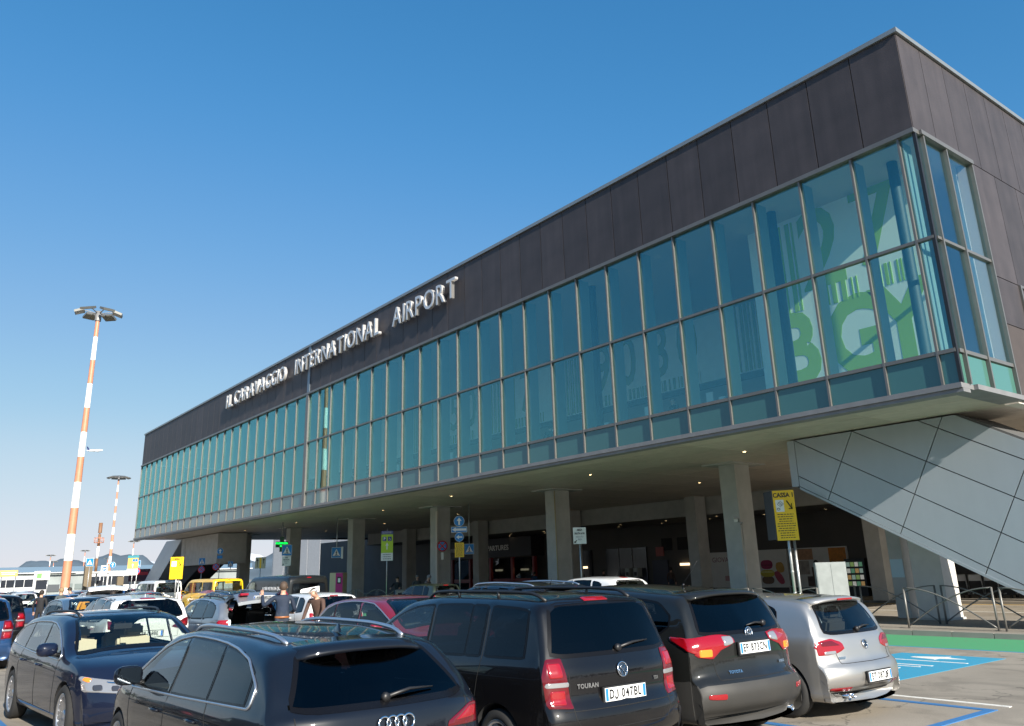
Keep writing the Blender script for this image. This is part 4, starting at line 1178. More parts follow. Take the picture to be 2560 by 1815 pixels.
RAV = dict(L=4.57, W=1.845, H=1.66, clear=.27, R=.40, zr=.36, rw=.352, ax_r=-1.35, ax_f=1.31, tumble=.36, rbow=.20, paint=P_blackg,
    prof=[(-2.16,.36,0),(-2.26,.46,.008),(-2.285,.58,.012),(-2.25,.68,.014),(-2.17,.76,.02),(-2.14,.92,.03),(-2.14,1.06,.03),(-2.08,1.13,.03),(-1.93,1.34,.035),(-1.80,1.51,.045),(-1.72,1.57,.05),(-1.3,1.61,.055),(-.4,1.65,.055),(.3,1.62,.05),(.7,1.50,.045),(1.2,1.19,.04),(1.3,1.12,.04),(1.8,1.03,.04),(2.10,.90,.04),(2.24,.7,.03),(2.28,.5,.02),(2.2,.34,0)],
    belt=[(-2.3,1.12),(-1,1.06),(1.2,1.0),(2.3,.85)],
    top=[(-1.70,1.30),(-1.45,1.46),(-.8,1.505),(.1,1.51),(.6,1.38),(1.15,1.10)], bot=[(-1.72,1.27),(-1.5,1.14),(-1.2,1.08),(.4,1.03),(1.17,1.02)],
    wins=[(-1.66,-1.02,0,-.02,M_glass_dark),(-.94,-.08,-.02,-.02,M_glass_dark),(.02,1.1,-.02,-.1,M_glass_dark)],
    rear_glass=(.68,.60,1.16,1.50,.08,0.,.02), rglass=M_glass_dark, wind=(.72,.60,1.16,1.55,.06,-.04,.02), cabin=(-1.9,1.2),
    spokes=5, door_lines=[[(-.98,1.5),(-1.0,1.05),(-1.05,.85)],[(-.03,1.5),(-.02,1.0),(-.02,.4)],[(1.05,1.05),(1.0,.8),(.92,.4)]],
    gate_lines=[[(-.66,1.10),(-.62,.90),(-.60,.70),(.60,.70),(.62,.90),(.66,1.10)]],
    clad=lambda c: (c.z < .66 and c.x < -1.70) or (c.z < .42) or (abs(c.y) > .7 and c.z < .86 and (math.hypot(c.x+1.35, c.z-.36) < .47 or math.hypot(c.x-1.31, c.z-.36) < .47)),
    tails=[('B',[(.30,1.04),(.50,.99),(.62,.90),(.82,.93),(.83,1.11),(.5,1.135),(.30,1.11)],M_red,.016),('L',[(-2.02,.95),(-1.90,1.02),(-1.70,1.09),(-1.70,1.125),(-2.04,1.11)],M_red,.014),('B',[(.32,1.045),(.47,1.02),(.47,1.105),(.32,1.10)],M_lampw,.024),('B',[(.62,.925),(.78,.925),(.78,1.0),(.62,1.0)],M_amber,.024)],
    reflectors=(.60,.80,.52,.575), brake3=None, spoiler=(-1.55,-1.93,.62,1.555,.05), wiper=(-.36,1.20,-.02,1.19), plate=('EP 873CN',0,.985,.05), badge=('ovals',1.125,.06), script=[('TOYOTA',.36,.76,.04,1.1),('HYBRID',-.50,.80,.036,1.0)],
    mirror=(.95,1.06), handles=[(-.72,.93),(.3,.92)], exhaust=[(-.62,.30,.03)], aerial=(-1.2,0,.26,.9))
AUDI = dict(L=4.725, W=1.842, H=1.434, clear=.20, R=.36, zr=.335, rw=.33, ax_r=-1.37, ax_f=1.45, tumble=.43, rbow=.22, paint=P_audi,
    prof=[(-2.24,.30,0),(-2.32,.40,.01),(-2.355,.52,.014),(-2.33,.62,.014),(-2.29,.70,.016),(-2.265,.86,.018),(-2.235,.945,.022),(-2.16,.98,.026),(-1.96,1.13,.032),(-1.76,1.29,.04),(-1.66,1.355,.045),(-1.45,1.40,.05),(-.8,1.455,.055),(0,1.465,.055),(.5,1.425,.05),(.9,1.27,.045),(1.34,1.05,.035),(1.45,.99,.03),(1.8,.92,.04),(2.1,.8,.04),(2.28,.66,.03),(2.355,.5,.02),(2.3,.32,0)],
    belt=[(-2.36,.965),(-1,.94),(1.2,.90),(2.36,.76)],
    top=[(-1.70,1.09),(-1.55,1.20),(-1.2,1.30),(-.6,1.35),(0,1.36),(.5,1.28),(.9,1.11),(1.18,.965)], bot=[(-1.72,1.0),(-1,.975),(.3,.945),(1.2,.925)],
    wins=[(-1.60,-.92,.14,.06,M_glass_dark),(-.86,-.02,.06,.0,M_glass_dark),(.06,1.12,.0,-.1)], chrome=(-1.70,1.18),
    rear_glass=(.68,.53,.985,1.31,.10,0.,.02), rglass=M_glass_dark, wind=(.70,.56,1.02,1.38,.06,-.04,.02), cabin=(-2.0,1.2),
    spokes=10, style=1, door_lines=[[(-.89,1.3),(-.90,.95),(-1.02,.72)],[(.02,1.3),(.03,.9),(.03,.32)],[(1.15,.92),(1.1,.7),(1.0,.32)],[(1.15,.80),(-2.0,.85)],[(-1.0,.72),(-.9,.32),(1.0,.31)]],
    gate_lines=[[(-.70,.94),(-.70,.86),(-.62,.62),(.62,.62),(.70,.86),(.70,.94)]],
    tails=[('B',[(.46,.755),(.82,.745),(.84,.885),(.74,.89),(.48,.80)],M_redd,.010),('B',[(.54,.79),(.80,.79),(.81,.865),(.72,.865)],M_red,.016)],
    brake3=(.20,1.325,1.34), spoiler=(-1.48,-1.86,.54,1.335,.05), wiper=(.02,.99,-.42,1.015), badge=('rings',.85,.046), shark=-1.30,
    rails=(-1.50,.55,.555,.032,M_satin), rail_feet=(), mirror=(.92,.95), handles=[(-.70,.80),(.25,.79)])
BMW = dict(L=4.94, W=1.868, H=1.475, clear=.20, R=.375, zr=.345, rw=.338, ax_r=-1.51, ax_f=1.47, tumble=.38, rbow=.2, fbow=.42, paint=P_navy,
    prof=[(-2.36,.30,0),(-2.45,.45,.01),(-2.465,.58,.015),(-2.42,.7,.02),(-2.36,.9,.02),(-2.30,1.0,.03),(-2.08,1.18,.035),(-1.88,1.31,.04),(-1.6,1.41,.05),(-.9,1.475,.055),(-.15,1.485,.055),(.35,1.44,.05),(.75,1.29,.04),(1.15,1.07,.035),(1.27,1.02,.035),(1.6,.985,.045),(2.0,.91,.05),(2.25,.80,.045),(2.38,.70,.03),(2.44,.58,.02),(2.47,.45,.014),(2.42,.30,0)],
    belt=[(-2.47,1.0),(-1,.965),(1.2,.93),(2.0,.86),(2.47,.72)],
    top=[(-2.0,1.10),(-1.8,1.20),(-1.4,1.285),(-.7,1.335),(-.1,1.34),(.35,1.27),(.75,1.11),(1.0,.985)], bot=[(-2.02,1.04),(-1.2,1.0),(.3,.97),(1.02,.955)],
    wins=[(-1.92,-1.12,.2,.12),(-1.04,-.12,.10,.0),(-.04,.94,.0,-.1)], chrome=(-2.0,1.0),
    rear_glass=(.60,.52,1.06,1.30,.10,0.,.02), wind=(.74,.59,1.06,1.43,.06,-.05,.015), cabin=(-2.2,1.12), cab=M_beige,
    spokes=10, style=1, door_lines=[[(-1.08,1.3),(-1.1,.98),(-1.2,.75)],[(-.08,1.3),(-.07,.95),(-.07,.32)],[(1.0,.95),(.98,.7),(.9,.32)],[(.95,.80),(-2.0,.86)],[(-1.2,.75),(-1.06,.32),(.9,.31)]],
    heads=[('F',[(.46,.60),(.84,.63),(.85,.735),(.60,.71),(.46,.68)],M_lampw,.008),('L',[(2.08,.65),(2.28,.63),(2.28,.725),(1.90,.80),(1.88,.77)],M_lampw,.008),('L',[(1.93,.755),(2.03,.725),(2.03,.765),(1.95,.785)],M_amber,.014),('F',[(.66,.64),(.75,.64),(.75,.70),(.66,.70)],M_lampd,.016),('F',[(.50,.63),(.58,.63),(.58,.685),(.50,.685)],M_lampd,.016),('F',[(.47,.695),(.62,.715),(.62,.73),(.47,.71)],M_chrome,.014)],
    rails=(-1.70,.30,.58,.04,M_black), rail_feet=(), mirror=(.80,.98), handles=[(-.92,.84),(.05,.83)])
# ---------------------------------------------------------------- parked cars, nearest rows
GR1 = 'cars in the nearest row with their tails to the camera'
make_car(AUDI, 'parked_car', 'dark blue-black estate with four chrome rings, nearest the camera at the bottom of the picture', (-7.80, 3.15, 0), math.pi+R(.9), GR1)
make_car(TOURAN, 'parked_car', 'black people carrier with number plate DJ 047BL and black roof rails', (-7.96, 5.75, 0), math.pi, GR1)
make_car(RAV, 'parked_car', 'dusty black off-roader with grey bumper and number plate EP 873CN', (-8.10, 7.90, 0), math.pi, GR1)
make_car(GOLF, 'parked_car', 'silver hatchback with number plate ET 087JF at the right end of the row', (-8.08, 10.35, 0), math.pi, GR1)
make_car(BMW, 'parked_car', 'dark blue estate facing the camera with beige seats behind its windscreen', (-13.45, 3.05, 0), R(3), 'cars of the second row')
def var(base, **k):
    d = dict(base); d.update(k); return d
CO = dict(nu=100, nv=32)
GR2, GR3 = 'cars of the second row', 'cars parked beyond the aisle'
RED = var(GOLF, L=4.30, H=1.50, W=1.82, paint=P_redc, tumble=.30, rbow=.30, plate=None, badge=None, script=[], exhaust=[], underlip=None, spoiler=None, brake3=None, mirror_m=P_redc, chrome=(-1.62, 1.12), style=1, spokes=8,
    prof=[(-2.02,.32,0),(-2.12,.42,.01),(-2.14,.55,.014),(-2.10,.70,.02),(-2.04,.90,.03),(-1.98,1.0,.03),(-1.80,1.16,.035),(-1.55,1.34,.045),(-1.35,1.43,.05),(-.9,1.49,.055),(-.3,1.505,.055),(.25,1.48,.05),(.70,1.34,.04),(1.12,1.12,.035),(1.3,1.04,.03),(1.65,.95,.035),(1.95,.80,.035),(2.09,.66,.03),(2.15,.5,.02),(2.1,.32,0)],
    belt=[(-2.14,1.0),(-1,.98),(1.0,.94),(2.15,.78)],
    top=[(-1.62,1.12),(-1.4,1.26),(-1.0,1.36),(-.4,1.40),(.2,1.38),(.7,1.22),(1.12,1.02)], bot=[(-1.64,1.07),(-1.2,1.02),(.3,.985),(1.14,.96)],
    wins=[(-1.56,-1.08,.16,.12,M_glass_dark),(-1.02,-.14,.12,0,M_glass_dark),(-.06,1.06,0,-.1)], rear_glass=(.56,.48,1.08,1.34,.10,0,.02), wind=(.72,.57,1.08,1.42,.06,-.05,.02), gate_lines=[], tails=[('B',[(.5,.86),(.80,.82),(.82,1.0),(.6,1.0)],M_red,.01)], reflectors=None,
    heads=[('F',[(.42,.60),(.78,.66),(.82,.76),(.5,.68)],M_lampw,.008)])
make_car(RED, 'parked_car', 'dark red hatchback facing right behind the black people carrier', (-13.35, 7.8, 0), R(1), GR2)
SUVB = var(RAV, paint=P_audi, rails=(-1.55, .45, .62, .04, M_satin), rail_feet=(), plate=None, badge=None, script=[], aerial=(-1.35, 0, .10, .5), exhaust=[], reflectors=None, brake3='spoiler', **CO)
make_car(SUVB, 'parked_car', 'dark off-roader of which only the roof with silver rails shows behind the people carrier', (-14.1, 10.75, 0), math.pi, GR2)
WH = var(GOLF, L=4.3, paint=P_whitec, plate=None, badge=None, script=[], spoiler=None, brake3=(.10, 1.40, 1.425), aerial=(-1.1, 0, .22, .9), underlip=None, exhaust=[], mirror_m=P_whitec, **CO)
wh = make_car(WH, 'parked_car', 'white rounded hatchback whose roof and dark windows show between the two black cars', (-19.4, 18.0, 0), math.pi, GR2)[0]
wh.scale = (1, 1, 1.12)
QA = var(RAV, L=4.38, W=1.81, H=1.59, paint=P_whitec, plate=None, badge=None, script=[], rails=None, aerial=None, shark=-1.35, rglass=M_glass_dark, exhaust=[], reflectors=None,
    rear_glass=(.70, .58, 1.13, 1.47, .14, 0, .02), wiper=(0, 1.15, -.40, 1.17), brake3=(.16, 1.49, 1.52), spoiler=None, clad=lambda c: c.z < .45,
    tails=[('B', [(.44, .90), (.60, .86), (.83, .90), (.84, 1.08), (.74, 1.06)], M_redd, .014), ('B', [(.56, .93), (.78, .94), (.76, 1.0)], M_red, .02), ('B', [(.52, .895), (.66, .895), (.66, .925)], M_lampw, .02)], **CO)
QA['prof'] = [(a*.96, b*.958, c) for a, b, c in RAV['prof']]
QA['plate'] = ('FF 128BE', 0, .78, .02)
make_car(QA, 'parked_car', 'white crossover with red tail lamp and wide dark rear window, behind the blue estate', (-21.9, 5.25, 0), math.pi, GR3)
def gate(root, put, hx, hz, ln, hw, ang, paint, lamps=True, plate=None, glass=True):
    """raised tailgate hinged at the rear edge of the roof"""
    g = thing('tailgate', None, None); g.parent = root; g.location = (hx, 0, hz); g.rotation_euler = (0, R(ang), 0)
    for k in ('label', 'category'): 
        if k in g: del g[k]
    n = 12; b = MB(); vs = []
    for i in range(n+1):
        t = i/n; x = -ln*t; drop = .10*math.sin(t*math.pi*.9)-.30*max(0, t-.62)**1.5*2
        for j in range(9):
            u = j/4-1; w = hw*(1-.10*(1-t)); vs.append((x, u*w, drop-.05*u*u)); 
    m_ = len(vs); vs += [(x, y*.97, z-.07) for x, y, z in vs]
    fs = []; fg = []
    for i in range(n):
        for j in range(8):
            q = (i*9+j, i*9+j+1, (i+1)*9+j+1, (i+1)*9+j)
            (fg if (2 <= i <= 6 and 1 <= j <= 6) else fs).append(q)
    b.add(vs, fs, paint, True); b.add(vs, [tuple(k+m_ for k in q) for q in fs], M_black, True); b.add(vs, fg, M_glass_dark, True)
    e = [(i*9, (i+1)*9, (i+1)*9+m_, i*9+m_) for i in range(n)]+[(i*9+8, (i+1)*9+8, (i+1)*9+8+m_, i*9+8+m_) for i in range(n)]+[(n*9+j, n*9+j+1, n*9+j+1+m_, n*9+j+m_) for j in range(8)]
    b.add(vs, e, paint, False)
    me = b.mesh('tailgate'); o = link('gate_panel', me, g)
    if lamps:
        for sg in (1, -1):
            b = MB(); b.obox((-ln*.86, hw*.72*sg, .02), (.16, .30*hw, .05), Matrix.Rotation(R(8), 3, 'Y'), M_red); b.build('gate_lamp', g)
    if plate:
        o = link('licence_plate', PLATE, g, (-ln*.93, 0, -.045), (R(0), R(32), R(90)))
        o.rotation_euler = (Matrix.Rotation(R(-62), 3, 'Y') @ Matrix(face_rot_m((-1, 0, 0)))).to_euler()
        link('plate_lettering', text_me(plate, .105, M_ink, .0006, xs=.78, bold=.003), o, (0, -.002, .009))
    for sg in (1, -1):
        b = MB(); b.tube([Vector((-.05-0, hw*.9*sg, -.45)), Vector((-.42, hw*.88*sg, -.02))], .012, M_black, n=6); b.build('gas_strut', g)
PA = var(AUDI, L=4.77, W=1.82, paint=P_silver2, badge=None, plate=None, script=[], shark=None, wiper=None, spoiler=None, brake3=None, chrome=None, open_gate=True, rails=(-1.5, .5, .58, .045, M_black), rail_feet=(.5,),
    tails=[('B', [(.64, .74), (.84, .74), (.85, .93), (.64, .93)], M_red, .012), ('L', [(-2.15, .76), (-1.98, .78), (-1.98, .90), (-2.12, .92)], M_red, .012), ('B', [(.66, .76), (.82, .76), (.82, .80), (.66, .80)], M_lampw, .018)], gate_lines=[],
    rglass=M_glass_car, post=[lambda s, root, put: gate(root, put, -1.62, 1.41, 1.12, .66, 4, P_silver2, True, 'EX 606CT')], **CO)
pa, s_ = make_car(PA, 'parked_car', 'silver estate with its tailgate raised and a dark open boot', (-22.7, 7.85, 0), math.pi, GR3)
b = MB(); b.box(-2.15, -1.2, -.55, .55, .60, .63, M_cabin); b.box(-1.9, -1.4, .1, .5, .64, .80, mat('blue_case', (.06, .30, .42), .5)); b.build('boot_floor', pa)
FI = var(GOLF, L=3.9, W=1.68, H=1.48, paint=P_whitec, spoiler=None, plate=None, script=[], reflectors=None, exhaust=[], underlip=None, badge=('disc', .93, .05), brake3=(.12, 1.36, 1.38), mirror_m=P_whitec, glass=M_glass_car,
    rear_glass=(.58, .50, 1.0, 1.36, .10, 0, .02), tails=[('B', [(.62, .70), (.76, .70), (.74, .98), (.66, .98)], M_red, .01)], **CO)
FI['prof'] = [(a*.93, b*1.01, c) for a, b, c in GOLF['prof']]
make_car(FI, 'parked_car', 'small white hatchback with two dark headrests in its rear window, behind the two men', (-22.3, 10.05, 0), math.pi, GR3)

# vans
M_rub = M_clad_p
TRAF = dict(L=5.0, W=1.95, H=1.97, clear=.22, R=.38, zr=.34, rw=.335, ax_r=-1.45, ax_f=1.60, tumble=.10, rbow=.06, fbow=.25, paint=P_yellow, nu=100, nv=32,
    prof=[(-2.42,.34,0),(-2.49,.44,.006),(-2.49,.60,.006),(-2.47,.9,.008),(-2.46,1.3,.01),(-2.43,1.75,.015),(-2.40,1.87,.02),(-2.30,1.925,.03),(-1.9,1.95,.035),(0,1.97,.035),(.9,1.95,.035),(1.25,1.84,.035),(1.75,1.36,.03),(1.9,1.22,.03),(2.25,1.08,.04),(2.42,.88,.04),(2.49,.6,.02),(2.5,.45,.01),(2.44,.32,0)],
    belt=[(-2.5,1.18),(1.2,1.12),(2.5,.9)], top=[(-2.3,1.74),(.9,1.74),(1.2,1.62),(1.8,1.2)], bot=[(-2.3,1.24),(.9,1.20),(1.5,1.12),(1.82,1.12)],
    wins=[(-2.2,-1.0,0,0,M_glass_dark,True),(-.85,.40,0,0),(.55,1.70,0,-.2)], rear_glass=(.74,.70,1.22,1.74,.03,0,0), wind=(.82,.70,1.28,1.80,.05,-.03,.02), cabin=(-2.2,1.7),
    spokes=5, rim=M_rimd, door_lines=[[(-.92,1.8),(-.92,.4)],[(.48,1.8),(.48,.4)],[(1.75,1.1),(1.7,.4)]], gate_lines=[[(0,1.9),(0,.5)],[(-.74,.5),(.74,.5)]],
    tails=[('B',[(.82,.72),(.93,.72),(.92,1.34),(.82,1.34)],M_red,.014),('B',[(.83,.92),(.92,.92),(.92,1.02),(.83,1.02)],M_lampw,.02)], brake3=(.09,1.84,1.87), mirror=(1.55,1.15), handles=[(.35,1.0)], steer=False)
def van_text(lines, x, z0, dz, size, m, mode='L'):
    def f(s, root, put):
        for i, t in enumerate(lines):
            z = z0-dz*i; q = s.proj(mode, x, z, .012) if mode in 'LR' else s.proj('B', x, z, .012)
            nn = {'L': (0, 1, 0), 'R': (0, -1, 0), 'B': (-1, 0, 0)}[mode]
            link('van_lettering', text_me(t, size, m, .002, bold=.004), root, tuple(q), face_rot(nn))
    return f
VG = 'vans parked before the left columns'
make_car(var(TRAF, post=[van_text(['CARDINALE', 'PARKING'], .15, .78, .17, .17, mat('van_brown_ink', (.12, .05, .01), .5))]), 'van', 'yellow minibus with dark windows and a black roof box behind it', (-49.7, 16.3, 0), math.pi+R(4), VG, 'van')
make_car(var(TRAF, paint=P_whitec), 'van', 'white minibus seen from behind with two dark rear windows, left of the yellow one', (-60.2, 16.1, 0), math.pi+R(2), VG, 'van')
DO = var(TRAF, L=4.75, W=1.85, H=1.87, paint=P_blackg, wins=[(.62,1.66,0,-.2)], rear_glass=(.68,.64,1.20,1.64,.04,0,0), rglass=M_glass_dark,
    post=[van_text(['A 100 METRI DA QUI', 'PARCHEGGIO COPERTO', 'CUSTODITO H24'], -.9, 1.48, .24, .17, mat('van_white_ink', (.75, .75, .75), .5)),
          lambda s, root, put: put('rear_sticker', s.polypatch('B', [(-.42, 1.30), (.36, 1.28), (.36, 1.44), (-.42, 1.54)], mat('sticker_white', (.75, .75, .76), .5, var=.3, vscale=14), .02))])
DO['prof'] = [(a*.95, b*1.0, c) for a, b, c in TRAF['prof']]
do = make_car(DO, 'van', 'black panel van with white lettering and a white sticker on its rear window', (-32.4, 13.4, 0), math.pi+R(3), VG, 'van')[0]

BL = var(TOURAN, paint=P_bluec, plate=None, badge=None, script=[], rails=None, **CO)
make_car(BL, 'parked_car', 'blue people carrier with tall red tail lamp cut by the left edge of the picture', (-25.3, 2.25, 0), math.pi, GR3)
BK = var(BL, paint=P_black)
bk = make_car(BK, 'parked_car', 'black people carrier just beyond the blue one at the left edge', (-31.5, 3.35, 0), math.pi, GR3)[0]
GS = var(RED, paint=P_greyb, mirror_m=P_greyb, **CO)
make_car(GS, 'parked_car', 'grey-blue saloon facing the camera behind the roof of the blue estate', (-28.0, 5.55, 0), R(2), GR3)
OH = var(QA, plate=None, open_gate=True, wiper=None, brake3=None, post=[lambda s, root, put: gate(root, put, -1.55, 1.50, 1.1, .66, 16, P_whitec, False, None)])
make_car(OH, 'parked_car', 'white car with its tailgate raised beside two people at the left', (-37.0, 7.75, 0), math.pi-R(6), GR3)
NV = var(AUDI, paint=P_navy, plate=None, badge=None, script=[], wiper=None, **CO)
make_car(NV, 'parked_car', 'navy blue estate whose roof rises behind the silver estate', (-33.5, 11.7, 0), math.pi, GR3)
TW = var(FI, paint=P_greend, badge=None, mirror_m=P_greend, aerial=(-1.1, 0, .25, .4), rims=M_rimd)
make_car(TW, 'parked_car', 'small dark green car by the kerb beside the man in a brown jumper', (-32.0, 19.9, 0), math.pi, GR3)
# smaller cars farther to the left: built once, copied
far_protos = [make_car(var(FI, paint=p, badge=None, nu=60, nv=22), 'parked_car', lab, loc, rz, 'cars at the far left of the car park')[0] for p, lab, loc, rz in (
    (P_silver2, 'silver hatchback right of the white car with the raised tailgate', (-41.5, 10.4, 0), math.pi),
    (P_bluec, 'bright blue hatchback beside the dark clothed couple', (-44.0, 7.4, 0), math.pi+R(30)),
    (P_whitec, 'far white hatchback left of the big mast', (-62, 8.4, 0), math.pi))]
labs = ['far silver hatchback behind the couple', 'far blue hatchback in front of the big mast', 'far white hatchback right of the big mast', 'far silver hatchback below the orange banner', 'far blue hatchback near the left edge', 'far white hatchback under the white coach', 'far silver hatchback right of the mast foot', 'far white hatchback beside the dark totem', 'far blue hatchback below the crossing sign', 'far silver hatchback before the slanting stair', 'far white hatchback at the extreme left', 'far white hatchback before the coach shelter']
spots = [(-70, 9.2), (-66, 12.9), (-74, 15.5), (-80, 8.5), (-58, 4.9), (-88, 11.5), (-60, 11.3), (-82, 19.0), (-67, 15.9), (-76, 20.5), (-52, 3.7), (-95, 13.2)]
for i, (x, y) in enumerate(spots):
    src = far_protos[(0, 1, 2, 0, 1, 2, 0, 2, 1, 0, 2, 2)[i]]
    c = copy_tree(src); c.location = (x, y, 0); c.rotation_euler = (0, 0, math.pi+R(random.choice((0, 0, 180, 35, -90)))); c['label'] = labs[i]

# unseen vehicles added outside the picture: they darken reflections in nearest doors and windows
for src, lab, loc in ((bk, 'black people carrier added for reflections left of the nearest estate, outside the picture', (-8.3, -2.3, 0)), (do, 'black panel van added for reflections left of the blue estate, outside the picture', (-14.2, -2.5, 0)), (bk, 'second black people carrier added for reflections farther left, outside the picture', (-21.5, -3.0, 0)), (do, 'black panel van added for reflections behind the camera, outside the picture', (-2.4, -4.6, 0))):
    c = copy_tree(src); c.location = loc; c.rotation_euler = (0, 0, math.pi); c['label'] = lab; c['group'] = 'vehicles added outside the picture for reflections'
# ---------------------------------------------------------------- masts
M_mred = mat('mast_red_paint', (.52, .21, .12), .45, var=.08)
M_mwht = mat('mast_white_paint', (.80, .79, .76), .45, var=.05)
def band_mast(name, label, x, y, h, r0, r1, bands, group, heads=6, hr=1.6):
    t = thing(name, label, 'mast', (x, y, 0), 0, group)
    for i in range(bands):
        z0, z1 = h*i/bands, h*(i+1)/bands
        b = MB(); ra, rb = r0+(r1-r0)*i/bands, r0+(r1-r0)*(i+1)/bands
        b.lathe([(ra, z0), (rb, z1)], M_mred if (bands-1-i) % 2 == 0 else M_mwht, n=16); b.build('mast_band', t)
    b = MB(); b.lathe([(r1*1.6, h-.5), (r1*1.6, h+.2), (.001, h+.2)], M_rim, n=12); b.build('mast_head', t)
    for k in range(heads):
        a = 2*math.pi*(k+.25)/heads; d = Vector((math.cos(a), math.sin(a), 0)); Mr = Matrix.Rotation(a, 3, 'Z') @ Matrix.Rotation(R(20), 3, 'Y')
        b = MB(); c = Vector((0, 0, h+.12))+d*hr
        b.tube([Vector((0, 0, h)), Vector((0, 0, h+.2))+d*hr*.6, c], .045*hr/1.6, M_rim, n=6)
        b.obox(tuple(c), (.85*hr/1.6, 1.05*hr/1.6, .16), Mr, mat('floodlight_grey', (.13, .13, .12), .5, metal=.3))
        b.obox(tuple(c-Mr @ Vector((0, 0, .09))), (.72*hr/1.6, .92*hr/1.6, .02), Mr, mat('floodlight_glass', (.16, .15, .11), .2)); b.build('floodlight', t)
    return t
MG = 'striped floodlight masts'
band_mast('floodlight_mast', 'tallest red and white banded floodlight mast with six lamps, left of the terminal', -60.6, 10.6, 20.0, .29, .13, 12, MG, 6, 1.2)
band_mast('floodlight_mast', 'thinner red and white banded mast between the tallest mast and the terminal', -185.7, 40.1, 22.9, .34, .14, 16, MG, 8, 1.8)
for x, y, h, lab in ((-326, 51.5, 11.6, 'small far floodlight mast just left of the tallest mast foot'), (-395, 63.8, 11.2, 'smallest far floodlight mast beside the tallest mast foot'), (-324, 61.7, 13.0, 'small far striped mast above the blue crossing sign'), (-410, 87.6, 12.6, 'far striped mast hidden partly by the thinner banded mast'), (-253, 60.4, 13, 'small striped mast left of the slanting enclosure of the terminal')):
    band_mast('floodlight_mast', lab, x, y, h, .22, .12, 7, MG, 6, 1.25)
t = thing('telecom_mast', 'brown and white aerial mast with a round platform left of the thinner banded mast', 'mast', (-156.8, 31.8, 0))
for i in range(5): MB().tube([(0, 0, i*2.0), (0, 0, i*2.0+2)], .22, M_mwht if i == 3 else mat('rust_brown', (.20, .10, .05), .6), n=8).build('mast_band', t)
b = MB(); b.tube([(0, 0, 8), (0, 0, 10.6)], .12, M_rim, n=8)
for k in range(8):
    a = k*math.pi/4; a2 = a+math.pi/4
    for z in (8.6, 9.4): b.tube([(math.cos(a)*.75, math.sin(a)*.75, z), (math.cos(a2)*.75, math.sin(a2)*.75, z)], .04, M_mred, n=5)
    b.tube([(math.cos(a)*.75, math.sin(a)*.75, 8.6), (math.cos(a)*.75, math.sin(a)*.75, 9.4)], .04, M_mred, n=5)
b.build('platform', t); MB().lathe([(.3, 10.2), (.3, 11.9), (.001, 11.9)], mat('rust_brown', (.2, .1, .05)), n=10).build('aerial_drum', t)

# airliner
def airliner():
    t = thing('airliner', 'white passenger jet flying away beside the tallest mast', 'aeroplane', (-1769, 333, 254), R(-70))
    t.rotation_euler = (R(10), R(-8), R(112))
    b = MB(); b.lathe([(.01, 17), (.9, 16.2), (1.7, 14), (1.9, 10), (1.9, -9), (1.3, -13), (.3, -17)], M_white, axis='X', n=14); b.build('fuselage', t)
    for sg in (1, -1):
        b = MB(); b.prism([(3, 1.5*sg), (-1, 1.5*sg), (-5.5, 17*sg), (-4, 17*sg)], 'Z', -.9, -.6, M_white); b.build('wing', t)
        b = MB(); b.lathe([(.9, 3.8), (1.0, 2), (.7, 0)], M_rim, c=(0, 5.5*sg, -2), axis='X', n=10); b.build('engine', t)
        b = MB(); b.prism([(-13, .8*sg), (-15, .8*sg), (-17.5, 6*sg), (-16, 6*sg)], 'Z', .8, 1.0, M_white); b.build('tailplane', t)
    b = MB(); b.prism([(-11, 1.5), (-15.5, 1.5), (-18, 8), (-16, 8)], 'Y', -.15, .15, mat('tail_navy', (.02, .03, .12), .4)); b.build('tail_fin', t)
airliner()

# ---------------------------------------------------------------- signs
S_blue, S_white, S_red, S_yel = mat('sign_blue', (.01, .20, .52), .45), mat('sign_white', (.74, .74, .70), .5), mat('sign_red', (.55, .02, .03), .45), mat('sign_yellow', (.85, .52, .01), .45)
S_grn, S_blk, S_navy = mat('sign_green', (.42, .60, .02), .45), mat('sign_black', (.01, .01, .01), .5), mat('sign_navy', (.03, .04, .22), .45)
VD = Vector((.80, -.60, 0))      # signs look out towards the car park
def sign_post(name, label, x, y, zb, ztop, group='road signs on posts', cat='road sign', r=.03):
    t = thing(name, label, cat, (x, y, 0), math.atan2(VD.x, -VD.y), group)
    if ztop > zb: MB().tube([(0, .05, zb), (0, .05, ztop)], r, M_steel, n=10).build('post', t)
    return t
# local frame of a post: x = right as seen by the camera, -y = towards the camera
def disc(r, y0, m, b, z=0, n=28): b.lathe([(.001, y0), (r, y0), (r, y0+.004)], m, c=(0, 0, z), axis='Y', n=n)
def poly_face(b, pts, y, m): b.add([(p[0], y, p[1]) for p in pts], [tuple(range(len(pts)))], m)
def arrow(b, cx, cz, l, w, ang, m, y=-.012, head=.45, sw=.34):
    c, s_ = math.cos(ang), math.sin(ang)
    P = [(-l/2, -w*sw/2), (l/2-l*head, -w*sw/2), (l/2-l*head, -w/2), (l/2, 0), (l/2-l*head, w/2), (l/2-l*head, w*sw/2), (-l/2, w*sw/2)]
    for idx in ((0, 1, 5, 6), (2, 3, 4)): poly_face(b, [(cx+P[i][0]*c-P[i][1]*s_, cz+P[i][0]*s_+P[i][1]*c) for i in idx], y, m)
def txt(t, body, z, size, m, x=0, y=-.016, xs=1., bold=0, label=None): return link('lettering', text_me(body, size, m, .001, xs=xs, bold=bold), t, (x, y, z), (math.pi/2, 0, 0))
def panel(t, x0, x1, z0, z1, m, y=-.01, nm='sign_panel'):
    b = MB(); b.box(x0, x1, y, y+.025, z0, z1, m); return b.build(nm, t)
